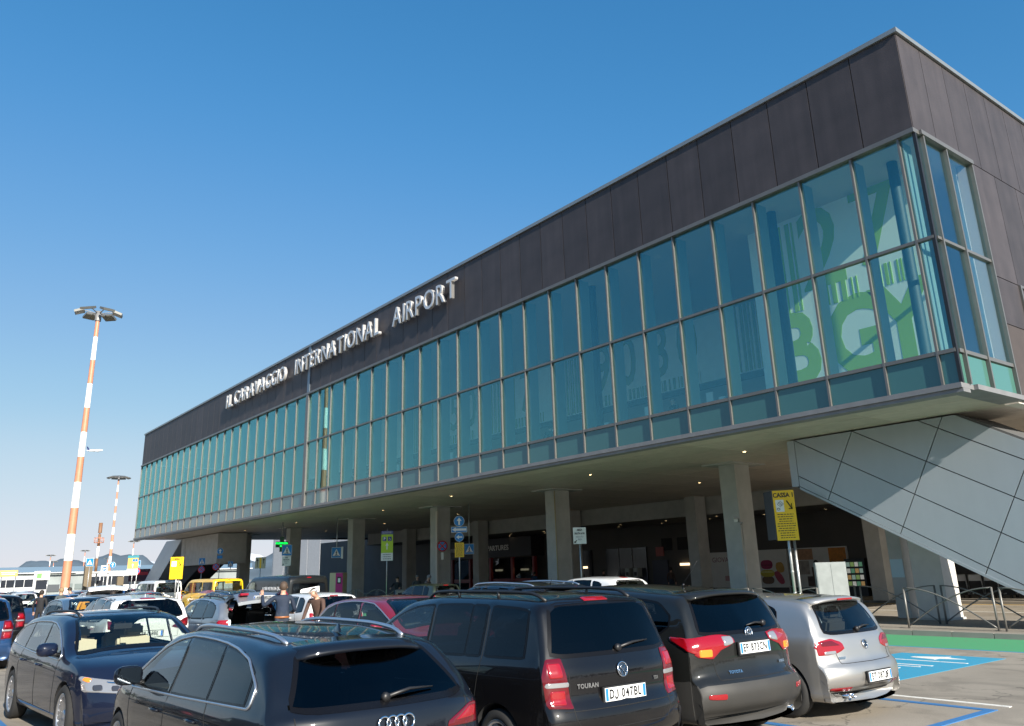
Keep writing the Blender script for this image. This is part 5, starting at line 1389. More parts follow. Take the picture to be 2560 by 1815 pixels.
def crossing(t, z, s=.6, back=True):
    b = MB(); b.box(-s/2, s/2, -.006, .02, z-s/2*1.05, z+s/2*1.05, S_white); b.box(-s/2*.94, s/2*.94, -.010, -.0061, z-s/2*.99, z+s/2*.99, S_blue)
    poly_face(b, [(-s*.38, z-s*.34), (s*.38, z-s*.34), (0, z+s*.36)], -.013, S_white)
    # walker
    k = s
    for pts in (((0, .10), (0, -.10)), ((0, -.10), (-.10, -.30)), ((0, -.10), (.09, -.30)), ((0, .06), (-.08, -.04)), ((0, .06), (.08, -.03))):
        b.tube([(p[0]*k, -.016, z+p[1]*k) for p in pts], .018*k/.6, S_blk, n=5)
    b.lathe([(.001, 0), (.028*k/.6, 0)], S_blk, c=(0, -.016, z+.15*k), axis='Y', n=10)
    for i in range(5): b.box(-.26*k+i*.115*k, -.21*k+i*.115*k, -.0145, -.0135, z-.33*k, z-.27*k, S_blk)
    b.build('crossing_plate', t)
def roundel(t, z, r, kind, x=0):
    b = MB(); 
    if kind == 'np':
        b.lathe([(.001, -.008), (r, -.008), (r, .012), (.001, .012)], S_red, c=(x, 0, z), axis='Y', n=28); b.lathe([(.001, -.012), (r*.78, -.012)], S_blue, c=(x, 0, z), axis='Y', n=28)
        for a in (R(45), R(-45)):
            c, s_ = math.cos(a), math.sin(a); l, w = r*.84, r*.11
            poly_face(b, [(x+u*c-v*s_, z+u*s_+v*c) for u, v in ((-l, -w), (l, -w), (l, w), (-l, w))], -.015, S_red)
    else:
        b.lathe([(.001, -.007), (r, -.007), (r, .012), (.001, .012)], S_white, c=(x, 0, z), axis='Y', n=28); b.lathe([(.001, -.010), (r*.93, -.010)], S_blue, c=(x, 0, z), axis='Y', n=28)
        arrow(b, x, z, r*1.35, r*.95, math.pi/2 if kind == 'up' else math.pi, S_white, -.014)
    b.build('round_plate', t)
def small_lines(t, x0, x1, z0, z1, n, m, y=-.016, h=.018):
    b = MB(); rr = random.Random(n)
    for i in range(n):
        z = z1-(z1-z0)*(i+.5)/n; w = (x1-x0)*rr.uniform(.75, 1)/2; c = (x0+x1)/2; x = c-w
        while x < c+w:
            l = rr.uniform(.03, .09); b.box(x, min(x+l, c+w), y, y+.001, z-h/2, z+h/2, m); x += l+.02
    b.build('small_print', t)
# CASSA 1: V-shaped double panel
def cassa(label, x, y, num, zb, zt, w, v=True, rz=None):
    t = sign_post('pay_station_sign', label, x, y, 0, zt-.1, 'yellow pay station signs', 'sign', .045)
    if rz is not None: t.rotation_euler = (0, 0, rz)
    b = MB(); b.tube([(.16, .09, 0), (.16, .09, zb+.1)], .04, M_steel, n=10); b.build('post', t)
    panel(t, -w/2, w/2, zb, zt, S_yel, -.04)
    h = zt-zb
    if v:
        o = MB().box(0, w*.95, 0, .03, zb+.03, zt, mat('sign_back_dark', (.02, .03, .045), .4)).build('rear_panel', t, (-w/2-.01, -.03, 0), (0, 0, R(112)))
    txt(t, 'CASSA '+num, zt-h*.10, h*.125, S_blk, y=-.045, xs=.88, bold=.006)
    b = MB(); b.box(-w*.40, -w*.02, -.048, -.041, zt-h*.43, zt-h*.19, S_white)
    b.build('pictogram_plate', t)
    b = MB()
    c = Vector((-w*.21, -.05, zt-h*.29))
    for dx, dz in ((0, 0), (.035, .03)):
        b.tube([c+Vector((px*w*.13+dx, 0, pz*w*.13+dz)) for px, pz in ((-.9, .3), (-.2, 1.0), (.9, -.1), (.2, -.8))], .006, S_blk, n=4, closed=True)
    b.tube([c+Vector((-w*.08+.045*math.cos(k*math.pi/5), 0, -h*.085+.03*math.sin(k*math.pi/5))) for k in range(10)], .008, S_blk, n=4, closed=True); b.build('pictogram', t)
    b = MB(); ax, az = w*.25, zt-h*.31
    b.tube([(ax-.13*w, -.05, az+.10*h), (ax+.08*w, -.05, az-.06*h)], .016, S_blk, n=5); b.tube([(ax-.06*w, -.05, az-.065*h), (ax+.1*w, -.05, az-.07*h), (ax+.08*w, -.05, az+.04*h)], .016, S_blk, n=5); b.build('arrow', t)
    small_lines(t, -w*.43, w*.43, zb+h*.03, zt-h*.46, 11, S_blk, -.043, .022)
    for z in (zb-.25, zb-.9, zb-1.5): MB().lathe([(.05, z-.03), (.055, z), (.05, z+.03)], M_steel, c=(0, .05, 0), n=10).build('clamp', t)
cassa('yellow CASSA 1 sign with dark rear panel in front of the slanting enclosure', -14.85, 21.9, '1', 2.50, 3.97, .62, True, R(36))
cassa('far yellow CASSA 2 sign before the far slanting enclosure', -55.7, 16.0, '2', 2.0, 3.35, .82, False)
def area(t, z, w=.5, h=.62):
    panel(t, -w/2, w/2, z-h/2, z+h/2, S_white)
    txt(t, 'AREA', z+h*.34, h*.17, S_blk, xs=.8, bold=.004); txt(t, 'SALUTA & VAI', z+h*.13, h*.16, S_blk, xs=.62, bold=.004); txt(t, 'KISS & FLY', z-h*.07, h*.15, mat('grey_ink', (.2, .2, .22), .5), xs=.7); txt(t, 'AREA', z-h*.23, h*.15, mat('grey_ink', (.2, .2, .22), .5), xs=.7)
    b = MB(); arrow(b, -w*.34, z-h*.36, h*.24, h*.17, R(225), S_blk); b.build('arrow', t)
t = sign_post('kiss_and_fly_sign', 'white AREA SALUTA & VAI sign on a bright post above the white hatchback', -24.1, 21.9, 0, 3.4); area(t, 3.1)
t = sign_post('sign_cluster', 'post with three blue arrow signs above a yellow notice, in front of the entrance', -32.4, 21.9, 0, 4.35)
roundel(t, 4.17, .25, 'up'); b = MB(); b.box(-.37, .37, -.008, .012, 3.66, 3.92, S_white); b.box(-.355, .355, -.010, -.0081, 3.675, 3.905, S_blue); arrow(b, 0, 3.79, .66, .2, math.pi, S_white, -.013, .25, .5); b.build('arrow_plate', t)
roundel(t, 3.45, .21, 'left'); panel(t, -.21, .21, 2.55, 3.2, S_yel); small_lines(t, -.19, .19, 2.58, 3.17, 14, S_blk, -.012)
t = sign_post('no_stopping_sign', 'round red and blue no stopping sign on the column left of the sign cluster', -39.95, 25.85, 2.6, 3.6, 'no stopping signs'); roundel(t, 3.33, .30, 'np'); panel(t, -.07, .07, 2.6, 2.98, S_white)
t = sign_post('parking_sign', 'tall green parking sign with arrow and white plate below', -39.2, 21.9, 0, 4.2)
panel(t, -.31, .31, 2.98, 3.92, S_grn); panel(t, -.31, .31, 3.925, 4.10, S_navy); panel(t, -.31, .31, 2.58, 2.975, S_white)
b = MB(); b.box(-.24, -.04, -.015, -.011, 3.58, 3.80, S_navy); b.box(.04, .24, -.015, -.011, 3.58, 3.80, S_navy); arrow(b, 0, 3.33, .36, .17, math.pi/2, S_white, -.015); b.build('pictograms', t)
txt(t, 'P', 3.69, .2, S_white, x=-.14, y=-.018, bold=.006); 
b = MB(); b.tube([(.14+.045*math.cos(a*.55-2.6), -.018, 3.66+.045*math.sin(a*.55-2.6)) for a in range(9)], .008, S_white, n=4); b.tube([(.13, -.018, 3.76), (.13, -.018, 3.68), (.17, -.018, 3.68), (.19, -.018, 3.63)], .009, S_white, n=4); b.build('wheelchair_symbol', t)
small_lines(t, -.27, .27, 2.62, 2.94, 3, S_blk, h=.03); small_lines(t, -.27, .27, 3.96, 4.07, 2, S_white, h=.02)
t = sign_post('crossing_sign', 'blue pedestrian crossing sign with white AREA plate below, left of the black van', -52.4, 21.9, 0, 3.9, 'blue crossing signs'); crossing(t, 3.6, .66); area(t, 2.92, .58, .60)
t = sign_post('crossing_sign', 'blue pedestrian crossing sign box hanging by the column behind the black van', -49.5, 24.0, 3.0, 5.5, 'blue crossing signs'); crossing(t, 3.33, .62); MB().box(.31, .42, -.01, .05, 2.95, 3.68, S_white).build('box_side', t)
t = sign_post('crossing_sign', 'dim blue crossing sign under the building right of the sign cluster', -37.8, 26.2, 3.1, 5.5, 'blue crossing signs'); crossing(t, 3.09, .52)
t = sign_post('crossing_sign', 'blue crossing sign above a red ringed sign beyond the yellow minibus', -69.5, 21.9, 0, 3.6, 'blue crossing signs'); crossing(t, 3.35, .52); roundel(t, 2.72, .28, 'np')
t = sign_post('crossing_sign', 'small blue crossing sign beside the far slanting enclosure', -77.7, 19.0, 0, 3.7, 'blue crossing signs'); crossing(t, 3.42, .55); roundel(t, 2.80, .30, 'np')
t = sign_post('crossing_sign', 'blue crossing sign right of the tallest mast', -78.5, 15.4, 0, 3.9, 'blue crossing signs'); crossing(t, 3.63, .62)
t = sign_post('crossing_sign', 'tiny blue crossing sign on the second column from the left', -68, 23.7, 2.7, 3.4, 'blue crossing signs'); crossing(t, 3.08, .42)
t = sign_post('arrow_sign', 'round blue arrow sign on a tall post left of the yellow minibus', -65.3, 21.9, 0, 4.2, 'blue arrow signs'); roundel(t, 4.0, .25, 'up'); panel(t, -.2, .2, 3.45, 3.68, S_blue); roundel(t, 2.85, .26, 'np', -.25)
t = sign_post('arrow_sign', 'round blue arrow sign left of the far parking sign', -83.0, 18.2, 0, 3.7, 'blue arrow signs'); roundel(t, 3.46, .27, 'up')
t = sign_post('arrow_sign', 'square white and blue arrow sign between the two striped masts', -86.1, 18.2, 0, 3.5, 'blue arrow signs'); panel(t, -.32, .32, 2.9, 3.5, S_white); roundel(t, 3.2, .22, 'left')
t = sign_post('parking_sign', 'far parking sign with orange panel over a white plate near the slanting enclosure', -72.95, 17.5, 0, 3.95); panel(t, -.42, .42, 2.95, 3.78, mat('sign_orange', (.75, .42, .12), .5)); panel(t, -.45, .45, 3.79, 3.98, mat('sign_teal', (.05, .25, .3), .5)); panel(t, -.44, .44, 2.45, 2.94, S_white)
b = MB(); b.box(-.05, .15, -.014, -.011, 3.5, 3.7, S_blue); b.box(.18, .36, -.014, -.011, 3.5, 3.7, S_blue); arrow(b, 0, 3.2, .34, .2, math.pi/2, S_white); b.build('pictograms', t)
t = sign_post('lane_sign', 'beige sign with two black arrows and a yellow stripe between columns', -56.9, 21.9, 0, 3.3); panel(t, -.36, .36, 2.55, 3.3, mat('sign_beige', (.45, .42, .33), .6)); b = MB(); b.box(-.05, .07, -.014, -.011, 2.57, 3.28, S_yel); arrow(b, -.2, 2.93, .6, .16, math.pi/2, S_blk, -.014, .3, .25); arrow(b, .22, 3.05, .36, .16, math.pi/2, S_blk, -.014, .4, .25); b.build('arrows', t)
t = thing('pharmacy_sign', 'lit green cross sign reading FARMACIA hanging under the building', 'shop sign', (-55.5, 22.8, 0), math.atan2(VD.x, -VD.y))
M_led = mat('led_green', (0, .6, .05), .4, emit=(.0, 1, .08), estr=1.6); M_ledd = mat('led_dark', (.004, .05, .012), .4)
b = MB(); b.box(-.42, .42, -.02, .08, 3.90, 4.28, M_ledd); b.box(-.14, .14, -.02, .08, 3.6, 3.899, M_ledd); b.box(-.14, .14, -.02, .08, 4.281, 4.6, M_ledd); b.box(-.03, .03, .02, .06, 4.601, 5.6, M_rim); b.build('cross_box', t); txt(t, 'FARMACIA', 4.16, .17, M_led, y=-.025, bold=.004); txt(t, '24 H', 3.98, .12, M_led, y=-.025, bold=.004)
# reader totem (brown)
t = thing('totem', 'tall dark brown information totem right of the tallest mast', 'totem', (-83.4, 16.3, 0)); b = MB(); b.box(-.25, .25, -.3, .3, 0, 3.5, mat('totem_brown', (.13, .10, .06), .6)); b.build('totem_body', t)
t = thing('totem', 'short dark totem between the mast foot and the white coach', 'totem', (-78, 17.8, 0)); b = MB(); b.box(-.22, .22, -.25, .25, 0, 2.4, mat('totem_brown', (.13, .10, .06), .6)); b.build('totem_body', t)

# ---------------------------------------------------------------- arched railings on the island
M_rail = mat('railing_grey', (.17, .165, .155), .45, metal=.35, var=.1)
def railing():
    t = thing('railing', 'grey steel railing with two crossing arches on the island kerb', 'railing', (0, 0, .12), 0, 'arched railings along the island')
    for x in (0, 2.22):
        MB().tube([(x, 0, 0), (x, 0, 1.02)], .028, M_rail, n=8).build('post', t)
    n = 14
    a1 = [(2.22*k/n, .012, .06+.95*math.sin(math.pi/2*k/n)) for k in range(n+1)]
    a2 = [(2.22*k/n, -.012, .06+.95*math.sin(math.pi/2*(1-k/n))) for k in range(n+1)]
    MB().tube(a1, .019, M_rail, n=6).build('arch', t); MB().tube(a2, .019, M_rail, n=6).build('arch', t)
    return t
rl = railing(); first = True
spots = [(-4.65-2.40*i, 22.10, 0) for i in range(0, 24) if i not in (3,)]+[(-4.5-2.4*i, 23.85, 0) for i in range(5)]
for (x, y, a) in spots:
    o = rl if first else copy_tree(rl); first = False
    o.location = (x-2.22, y, .12); o.rotation_euler = (0, 0, R(a))
    if abs(y-23.85) < .01: o['label'] = 'grey arched railing of the second row nearer the pier'
for x_, nm in ((-9.45, 'front railing at the right edge of the picture before the pier'), (-14.25, 'front railing just left of the white pier beside the grey cabinet'), (-16.65, 'front railing behind the silver hatchback roof'), (-19.05, 'front railing before the poster with macarons')):
    for o in [q for q in bpy.data.objects if q.name.startswith('railing') and abs(q.location.x-(x_-2.22)) < .3 and abs(q.location.y-22.1) < .01]: o['label'] = nm
# cabinets
t = thing('cabinet', 'pale grey street cabinet with stains in front of the cafe posters', 'cabinet', (-14.15, 22.75, .12), R(38)); 
MB().box(-.42, .42, -.30, .30, .05, 1.72, mat('cabinet_grey', (.27, .29, .29), .5, var=.12, vscale=4)).build('cabinet_body', t); MB().box(-.40, -.005, -.312, -.301, .1, 1.66, mat('cabinet_grey')).build('cabinet_door', t); MB().box(.005, .40, -.312, -.301, .1, 1.66, mat('cabinet_grey')).build('cabinet_door', t); MB().box(-.45, .45, -.33, .33, 0, .05, M_conc).build('plinth', t)
t = thing('parking_machine', 'magenta fronted payment machine with beige side between two columns', 'ticket machine', (-44.9, 21.9, .12), R(40)); MB().box(-.40, .40, -.2, .4, 0, 1.95, mat('machine_beige', (.50, .43, .28), .6)).build('machine_body', t); MB().box(-.02, .405, -.23, -.201, .35, 1.93, mat('magenta', (.42, .01, .16), .4)).build('front_panel', t); MB().box(.08, .32, -.24, -.231, 1.35, 1.72, S_blk).build('screen', t); MB().box(.13, .27, -.245, -.2405, 1.42, 1.65, S_white).build('pictogram', t)
# security camera on the near column
t = thing('security_camera', 'white security camera with cable on the nearest column', 'camera', (-19.45, 25.95, 3.45), R(-50)); b = MB(); b.obox((-.28, -.25, .04), (.42, .14, .12), Matrix.Rotation(R(15), 3, 'Y'), S_white); b.build('camera_housing', t); b = MB(); b.tube([(0, 0, -.1), (-.12, -.12, -.1), (-.2, -.2, 0)], .025, M_steel, n=6); b.tube([(-.4, -.25, 0), (-.34, -.2, -.16), (-.1, -.05, -.15)], .012, M_black, n=5); b.build('bracket', t)
b = MB(); b.tube([(-19.5, 25.93, 3.35), (-19.5, 25.93, .15)], .016, M_steel, n=6); tp('cable_conduit', b)
b = MB(); b.box(-40.75, -40.60, 25.9, 25.99, .12, 5.3, M_joint); tp('downpipe', b); b = MB(); b.tube([(-30.2, 25.94, .15), (-30.2, 25.94, 5.5)], .03, mat('yellow_conduit', (.42, .36, .22), .5), n=6); tp('cable_conduit', b)

# ---------------------------------------------------------------- ground floor frontage
M_gl_in = glassmat('shop_glass', (.25, .28, .30), (.9, .95, 1), .05)
M_redf = mat('entrance_red', (.22, .01, .015), .4)
WY = 42.98
def gp(nm, b, label=None): return tp(nm, b, label=label)
b = MB(); b.box(-64, -51.5, 41.6, 42.9, 3.0, 4.5, mat('entrance_fascia', (.012, .012, .016), .5)); gp('entrance_canopy', b)
M_glow = mat('letter_dim_white', (.75, .75, .72), .5)
def wl(t, x, z, s, m, y=41.58, bold=.01, align='LEFT', xs=1): tpm('entrance_lettering', text_me(t, s, m, .01, align=align, bold=bold, xs=xs), (x, y, z), face_rot((0, -1, 0)))
wl('PARTENZE', -62.9, 3.72, .48, M_glow, xs=.9); wl('DEPARTURES', -58.2, 3.72, .56, M_glow, xs=1.15)
for x in (-63.4, -60.6, -57.6, -54.6, -51.8):
    b = MB(); b.box(x-.12, x+.12, 42.0, 42.3, .12, 2.98, M_redf); gp('entrance_frame', b)
for x in (-62, -59.1, -56.1, -53.2):
    b = MB(); b.box(x-1.2, x+1.2, 42.12, 42.14, .2, 2.9, M_gl_in); gp('entrance_door', b); b = MB(); b.box(x-1.2, x+1.2, 42.08, 42.11, 1.0, 1.3, M_redf); gp('door_band', b)
M_lob = mat('lobby_light', (1, .8, .55), .5, emit=(1, .75, .45), estr=1.1)
for x in (-61, -57.5, -54, -47, -37): b = MB(); b.box(x-.5, x+.5, 42.85, 42.9, 1.9, 2.05, M_lob); gp('lobby_light', b)
for x0, x1 in ((-50.5, -46), (-44.5, -40.5)):
    b = MB(); b.box(x0, x1, 42.9, 42.97, .3, 3.2, mat('dark_shop_window', (.02, .022, .03), .1)); gp('shop_window', b)
    for k in range(1, 3): b = MB(); b.box(x0+(x1-x0)*k/3-.03, x0+(x1-x0)*k/3+.03, 42.86, 42.9, .3, 3.2, M_rim); gp('shop_window_bar', b)
for x in (-38.6, -37.2, -35.4): b = MB(); b.box(x-.45, x+.45, 42.92, 42.97, 2.9, 3.7, M_dark); gp('vent_opening', b)
b = MB(); b.box(-39.6, -38.9, 42.9, 42.96, 2.55, 3.15, mat('red_exit_sign', (.35, .08, .07), .5)); gp('exit_sign', b)
b = MB(); b.box(-40.0, -38.6, 42.9, 42.97, .15, 2.3, mat('door_dark_blue', (.03, .035, .06), .5)); gp('service_door', b)
for x in (-42.0, -41.2):
    t = thing('public_telephone', 'grey public telephone hood on the back wall, '+('left' if x < -41.5 else 'right')+' of the pair', 'telephone', (x, 42.7, .12)); b = MB(); b.box(-.2, .2, -.25, .2, 1.1, 1.7, mat('phone_grey', (.35, .36, .33), .5)); b.build('hood', t); b = MB(); b.box(-.12, .12, -.28, -.26, 1.2, 1.45, S_blk); b.box(-.04, .04, -.05, .1, 0, 1.09, M_steel); b.build('handset_panel', t)
# posters
M_post = mat('poster_white', (.62, .60, .56), .5, var=.03)
def poster(label, x0, x1, z0, z1, m=M_post):
    t = thing('poster', label, 'poster', ((x0+x1)/2, 42.9, 0)); t_inv = Matrix.Translation((-(x0+x1)/2, -42.9, 0))
    def add(nm, b, l=None): o = b.build(nm, t, label=l); o.matrix_parent_inverse = t_inv; return o
    b = MB(); b.box(x0, x1, 42.84, 42.97, z0, z1, m); add('poster_board', b); return t, add
t, add = poster('pale poster reading GIOVA beside the column', -35.0, -31.9, .5, 2.62)
o = link('lettering', text_me('GIOVA', .42, mat('poster_ink', (.25, .08, .10), .5), .002, align='LEFT'), t, (-1.35, -.065, 2.15), (math.pi/2, 0, 0)); small = MB(); small.box(-33.9, -32.6, 42.835, 42.839, .9, 1.2, mat('faint_red', (.45, .25, .25), .6)); add('small_print', small)
t, add = poster('poster with a stack of pink, yellow and brown macarons', -31.6, -29.3, .5, 2.65)
def ell(cx, cz, rx, rz, m, rot=0): 
    b = MB(); b.add([(cx+rx*math.copysign(abs(math.cos(a*math.pi/12))**.6, math.cos(a*math.pi/12))*math.cos(rot)-rz*math.sin(a*math.pi/12)*math.sin(rot), 42.832-ell.k, cz+rx*math.cos(a*math.pi/12)*math.sin(rot)+rz*math.sin(a*math.pi/12)*math.cos(rot)) for a in range(24)], [tuple(range(24))], m); ell.k += .0015; return b
ell.k = 0
for cx, cz, rx, rz, c, ro in ((-30.75, .92, .42, .22, (.16, .09, .05), 0), (-30.75, 1.30, .50, .20, (.50, .40, .03), 0), (-30.75, 1.38, .46, .05, (.62, .56, .20), 0), (-30.75, 1.80, .42, .26, (.30, .02, .08), 0), (-30.75, 1.77, .43, .05, (.18, .01, .05), 0), (-29.85, 1.62, .28, .30, (.50, .28, .06), .2), (-29.95, 1.05, .22, .42, (.42, .06, .10), .6)):
    add('macaron', ell(cx, cz, rx, rz, mat('macaron_%d' % int(cx*100+cz*1000+rx*100), c, .6, var=.12, vscale=9), ro))
t, add = poster('wide orange and white poster with a seated figure in front of shelves', -28.9, -25.5, .5, 2.66)
M_or = mat('poster_orange', (.50, .18, .02), .5, var=.2, vscale=2); k = 0
for x0, x1, z0, z1, c in ((-28.8, -27.6, 2.0, 2.6, (.40, .22, .12)), (-26.6, -25.55, 1.75, 2.6, (.50, .18, .02)), (-28.6, -27.9, 1.2, 1.95, (.35, .30, .26)), (-27.0, -26.2, 1.3, 1.8, (.45, .25, .10)), (-28.1, -27.4, .55, 1.1, (.10, .06, .05))):
    b = MB(); b.box(x0, x1, 42.835-.001*k, 42.839-.001*k, z0, z1, mat('pcol_%d' % k, c, .6, var=.25, vscale=5)); add('print_area', b); k += 1
b = MB(); b.box(-27.75, -27.35, 42.82, 42.826, .9, 1.6, mat('figure_brown', (.12, .06, .04), .6)); b.lathe([(.001, 42.822), (.17, 42.822)], mat('figure_hair', (.02, .015, .012), .6), c=(-27.45, 0, 1.8), axis='Y', n=14); add('printed_figure', b)
t, add = poster('dark green cafe board with white dots low behind the cabinet', -27.2, -26.5, .12, .45, mat('cafe_green', (.02, .09, .06), .5))
# photo booth and vending machine
t = thing('photo_booth', 'red photo booth lettered FOTO TESSERE under the slanting enclosure', 'photo booth', (-21.9, 41.0, .12), R(20)); 
b = MB(); b.box(-.75, .75, -.5, .5, 0, 2.45, mat('booth_red', (.20, .006, .012), .4)); b.build('booth_body', t); b = MB(); b.box(-.6, .1, -.53, -.501, .8, 1.95, mat('booth_lit_picture', (.5, .35, .12), .5, emit=(.9, .55, .15), estr=.35, var=.4, vscale=6)); b.build('lit_picture', t); b = MB(); b.box(.25, .5, -.53, -.501, 1.2, 1.7, S_blk); b.box(.28, .42, -.54, -.531, 1.85, 2.05, S_white); b.build('slot_panel', t)
txt(t, 'FOTO TESSERE', 2.25, .26, mat('booth_letters', (.75, .60, .50), .5), y=-.52, x=.1, bold=.01)
t = thing('vending_machine', 'vending machine with bright green and white products left of the red photo booth', 'vending machine', (-24.1, 41.3, .12), R(15)); b = MB(); b.box(-.5, .5, -.4, .4, 0, 1.85, M_black); b.build('machine_body', t)
rr = random.Random(4)
for i in range(4):
    for j in range(4):
        b = MB(); b.box(-.42+j*.21, -.25+j*.21, -.43, -.401, .5+i*.32, .72+i*.32, mat('vend_%d' % ((i*3+j) % 5), ((.2, .3, .1), (.5, .5, .45), (.1, .25, .15), (.4, .25, .1), (.25, .35, .3))[(i*3+j) % 5], .5, emit=((.2, .3, .1), (.5, .5, .45), (.1, .25, .15), (.4, .25, .1), (.25, .35, .3))[(i*3+j) % 5], estr=.25)); b.build('product', t)
b = MB(); b.box(-20.6, -19.4, 40.9, 41.0, 2.5, 3.3, mat('pale_board', (.32, .29, .24), .6)); gp('hanging_board', b)
# trolleys
def trolley():
    t = thing('luggage_trolley', 'luggage trolley in a parked row beyond the pier', 'trolley', (0, 0, 0), 0, 'parked luggage trolleys'); 
    b = MB(); b.tube([(0, -.28, .12), (0, -.25, 1.0), (0, .25, 1.0), (0, .28, .12)], .03, M_steel, n=6); b.tube([(0, -.28, .14), (.85, -.22, .2)], .03, M_steel, n=6); b.tube([(0, .28, .14), (.85, .22, .2)], .03, M_steel, n=6); b.build('frame', t)
    b = MB(); b.box(-.02, .04, -.24, .24, .72, .98, mat('trolley_sign', (.45, .44, .42), .5)); b.build('front_board', t)
    for x, y in ((.02, -.28), (.02, .28), (.8, 0)): MB().lathe([(.001, -.02), (.07, -.02), (.07, .02), (.001, .02)], M_black, c=(x, y, .07), axis='Y', n=10).build('wheel', t)
    return t
tr = trolley(); tr.location = (-19.0, 39.8, .12); tr.rotation_euler = (0, 0, R(-60))
for i in range(1, 9): c = copy_tree(tr); c.location = (-19.0+.62*i, 39.8+.12*i, .12); c.rotation_euler = (0, 0, R(-60))
# lower building visible through the left columns
t = thing('annexe_building', 'pale grey annexe with a dark glazed corner seen between the left columns', 'building', (-100, 60, 0)); inv = Matrix.Translation((100, -60, 0))
def an(nm, b): o = b.build(nm, t); o.matrix_parent_inverse = inv
M_ann = mat('annexe_wall', (.46, .47, .48), .7, var=.06)
b = MB(); b.box(-150, -104.5, 60, 75, 0, 9.5, M_ann); an('wall', b)
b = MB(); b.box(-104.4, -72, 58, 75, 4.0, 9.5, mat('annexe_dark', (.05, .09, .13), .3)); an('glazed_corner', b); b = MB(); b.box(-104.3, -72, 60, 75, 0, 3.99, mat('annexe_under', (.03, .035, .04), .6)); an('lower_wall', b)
for i in range(9):
    b = MB(); b.box(-149.5+i*5, -144.7+i*5, 59.93, 59.99, .3, 9.3, M_ann); an('wall_panel', b)
for x0 in (-100, -94): b = MB(); b.box(x0, x0+3.5, 59.8, 59.95, .4, 3.3, mat('annexe_lit', (.55, .6, .65), .4)); an('window', b)
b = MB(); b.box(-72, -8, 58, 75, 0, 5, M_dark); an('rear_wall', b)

# ---------------------------------------------------------------- background on the left horizon
def coach(label, x, y, rz, c=(.70, .70, .70)):
    t = thing('coach', label, 'coach', (x, y, 0), rz, 'white coaches at the left'); m = mat('coach_%d' % int(c[0]*100+c[2]*10), c, .4)
    b = MB(); b.box(-5.6, 5.6, -1.25, 1.25, .35, 3.3, m); me = b.mesh('coach_body'); bm = bmesh.new(); bm.from_mesh(me); bmesh.ops.bevel(bm, geom=bm.edges[:], offset=.18, segments=2, affect='EDGES'); bm.to_mesh(me); bm.free(); link('coach_body', me, t)
    for sg in (1, -1):
        for k in range(6): b = MB(); b.box(-5.1+k*1.75, -3.5+k*1.75, 1.255*sg-.02, 1.255*sg+.02, 1.7, 2.8, M_glass_dark2); b.build('side_window', t)
    b = MB(); b.box(5.58, 5.63, -1.05, 1.05, 1.3, 3.0, M_glass_dark2); b.build('windscreen', t); b = MB(); b.box(-5.63, -5.58, -1.05, 1.05, 1.7, 3.0, M_glass_dark2); b.build('rear_window', t)
    for ax in (-3.4, 3.6):
        for sg in (1, -1): MB().lathe([(.001, -.15), (.48, -.15), (.48, .15), (.001, .15)], M_tyre, c=(ax, 1.15*sg, .48), axis='Y', n=16).build('wheel', t)
M_glass_dark2 = mat('coach_glass', (.03, .035, .045), .08)
coach('white coach left of the tallest mast behind the dark clothed couple', -150, 19.0, R(35))
coach('white coach with upper windows behind the banded mast foot', -120, 28.5, R(40))
t = thing('pier_building', 'long low airport building with a dark blue roof band along the left horizon', 'building', (-200, 20, 0)); inv = Matrix.Translation((200, -20, 0))
def pb(nm, b): o = b.build(nm, t); o.matrix_parent_inverse = inv
b = MB(); b.box(-225, -200, -60, 75, 4.55, 5.6, mat('roof_blue', (.07, .13, .20), .5)); pb('roof_band', b); b = MB(); b.box(-224, -201, -59, 74, 0, 4.54, mat('pier_wall', (.22, .25, .25), .6, var=.2, vscale=.3)); pb('wall', b); b = MB(); b.box(-199.9, -199.6, -60, 75, 4.3, 4.5, mat('pier_gutter', (.50, .52, .52), .5)); pb('gutter', b)
rr = random.Random(12)
for i in range(26):
    y = -2+i*2.6; z0 = rr.uniform(.4, 2.2); c = rr.choice(((.6, .6, .58), (.05, .06, .07), (.12, .15, .15), (.5, .5, .52), (.08, .08, .10), (.35, .10, .06), (.10, .22, .20)))
    b = MB(); b.box(-200.95, -200.8, y, y+rr.uniform(1.2, 2.3), z0, z0+rr.uniform(.6, 1.9), mat('front_%d' % int(c[0]*100+c[2]*17), c, .5)); pb('shopfront_panel', b)
def board(label, x, y, w, h, z, m, parts=()):
    t = thing('billboard', label, 'billboard', (x, y, 0), R(78)); b = MB(); b.box(-w/2, w/2, -.05, .05, z-h/2, z+h/2, m); b.build('board', t)
    for sx in (-w*.4, w*.4): MB().tube([(sx, .08, 0), (sx, .08, z)], .05, M_steel, n=6).build('leg', t)
    for (x0, x1, z0, z1, mm) in parts: b = MB(); b.box(x0, x1, -.065, -.055, z0, z1, mm); b.build('print_area', t)
board('orange banner on a stand at the left edge', -89.3, 10.9, 1.4, .55, 3.0, mat('banner_orange', (.75, .38, .10), .6), [(-.6, .6, 3.05, 3.12, S_white), (-.55, .5, 2.9, 2.96, S_white)])
board('white billboard with a green emblem left of the tallest mast', -108.4, 16.5, 1.55, .95, 2.95, S_white, [(-.5, .0, 2.65, 3.2, mat('emblem_green', (.12, .35, .08), .5)), (.15, .6, 2.8, 3.1, mat('emblem_grey', (.4, .45, .55), .5))])
board('dark billboard with red lettering strip beside the far slanting enclosure', -92, 22.8, 2.0, 1.2, 2.6, mat('board_dark', (.08, .02, .03), .5), [(-.8, .8, 2.6, 2.9, S_red)])
t = thing('passenger_shelter', 'white framed shelter between the two banded masts', 'shelter', (-98, 20.0, 0), R(15)); 
for x in (-2.4, 0, 2.4): MB().box(x-.06, x+.06, -.06, .06, 0, 2.9, S_white).build('post', t)
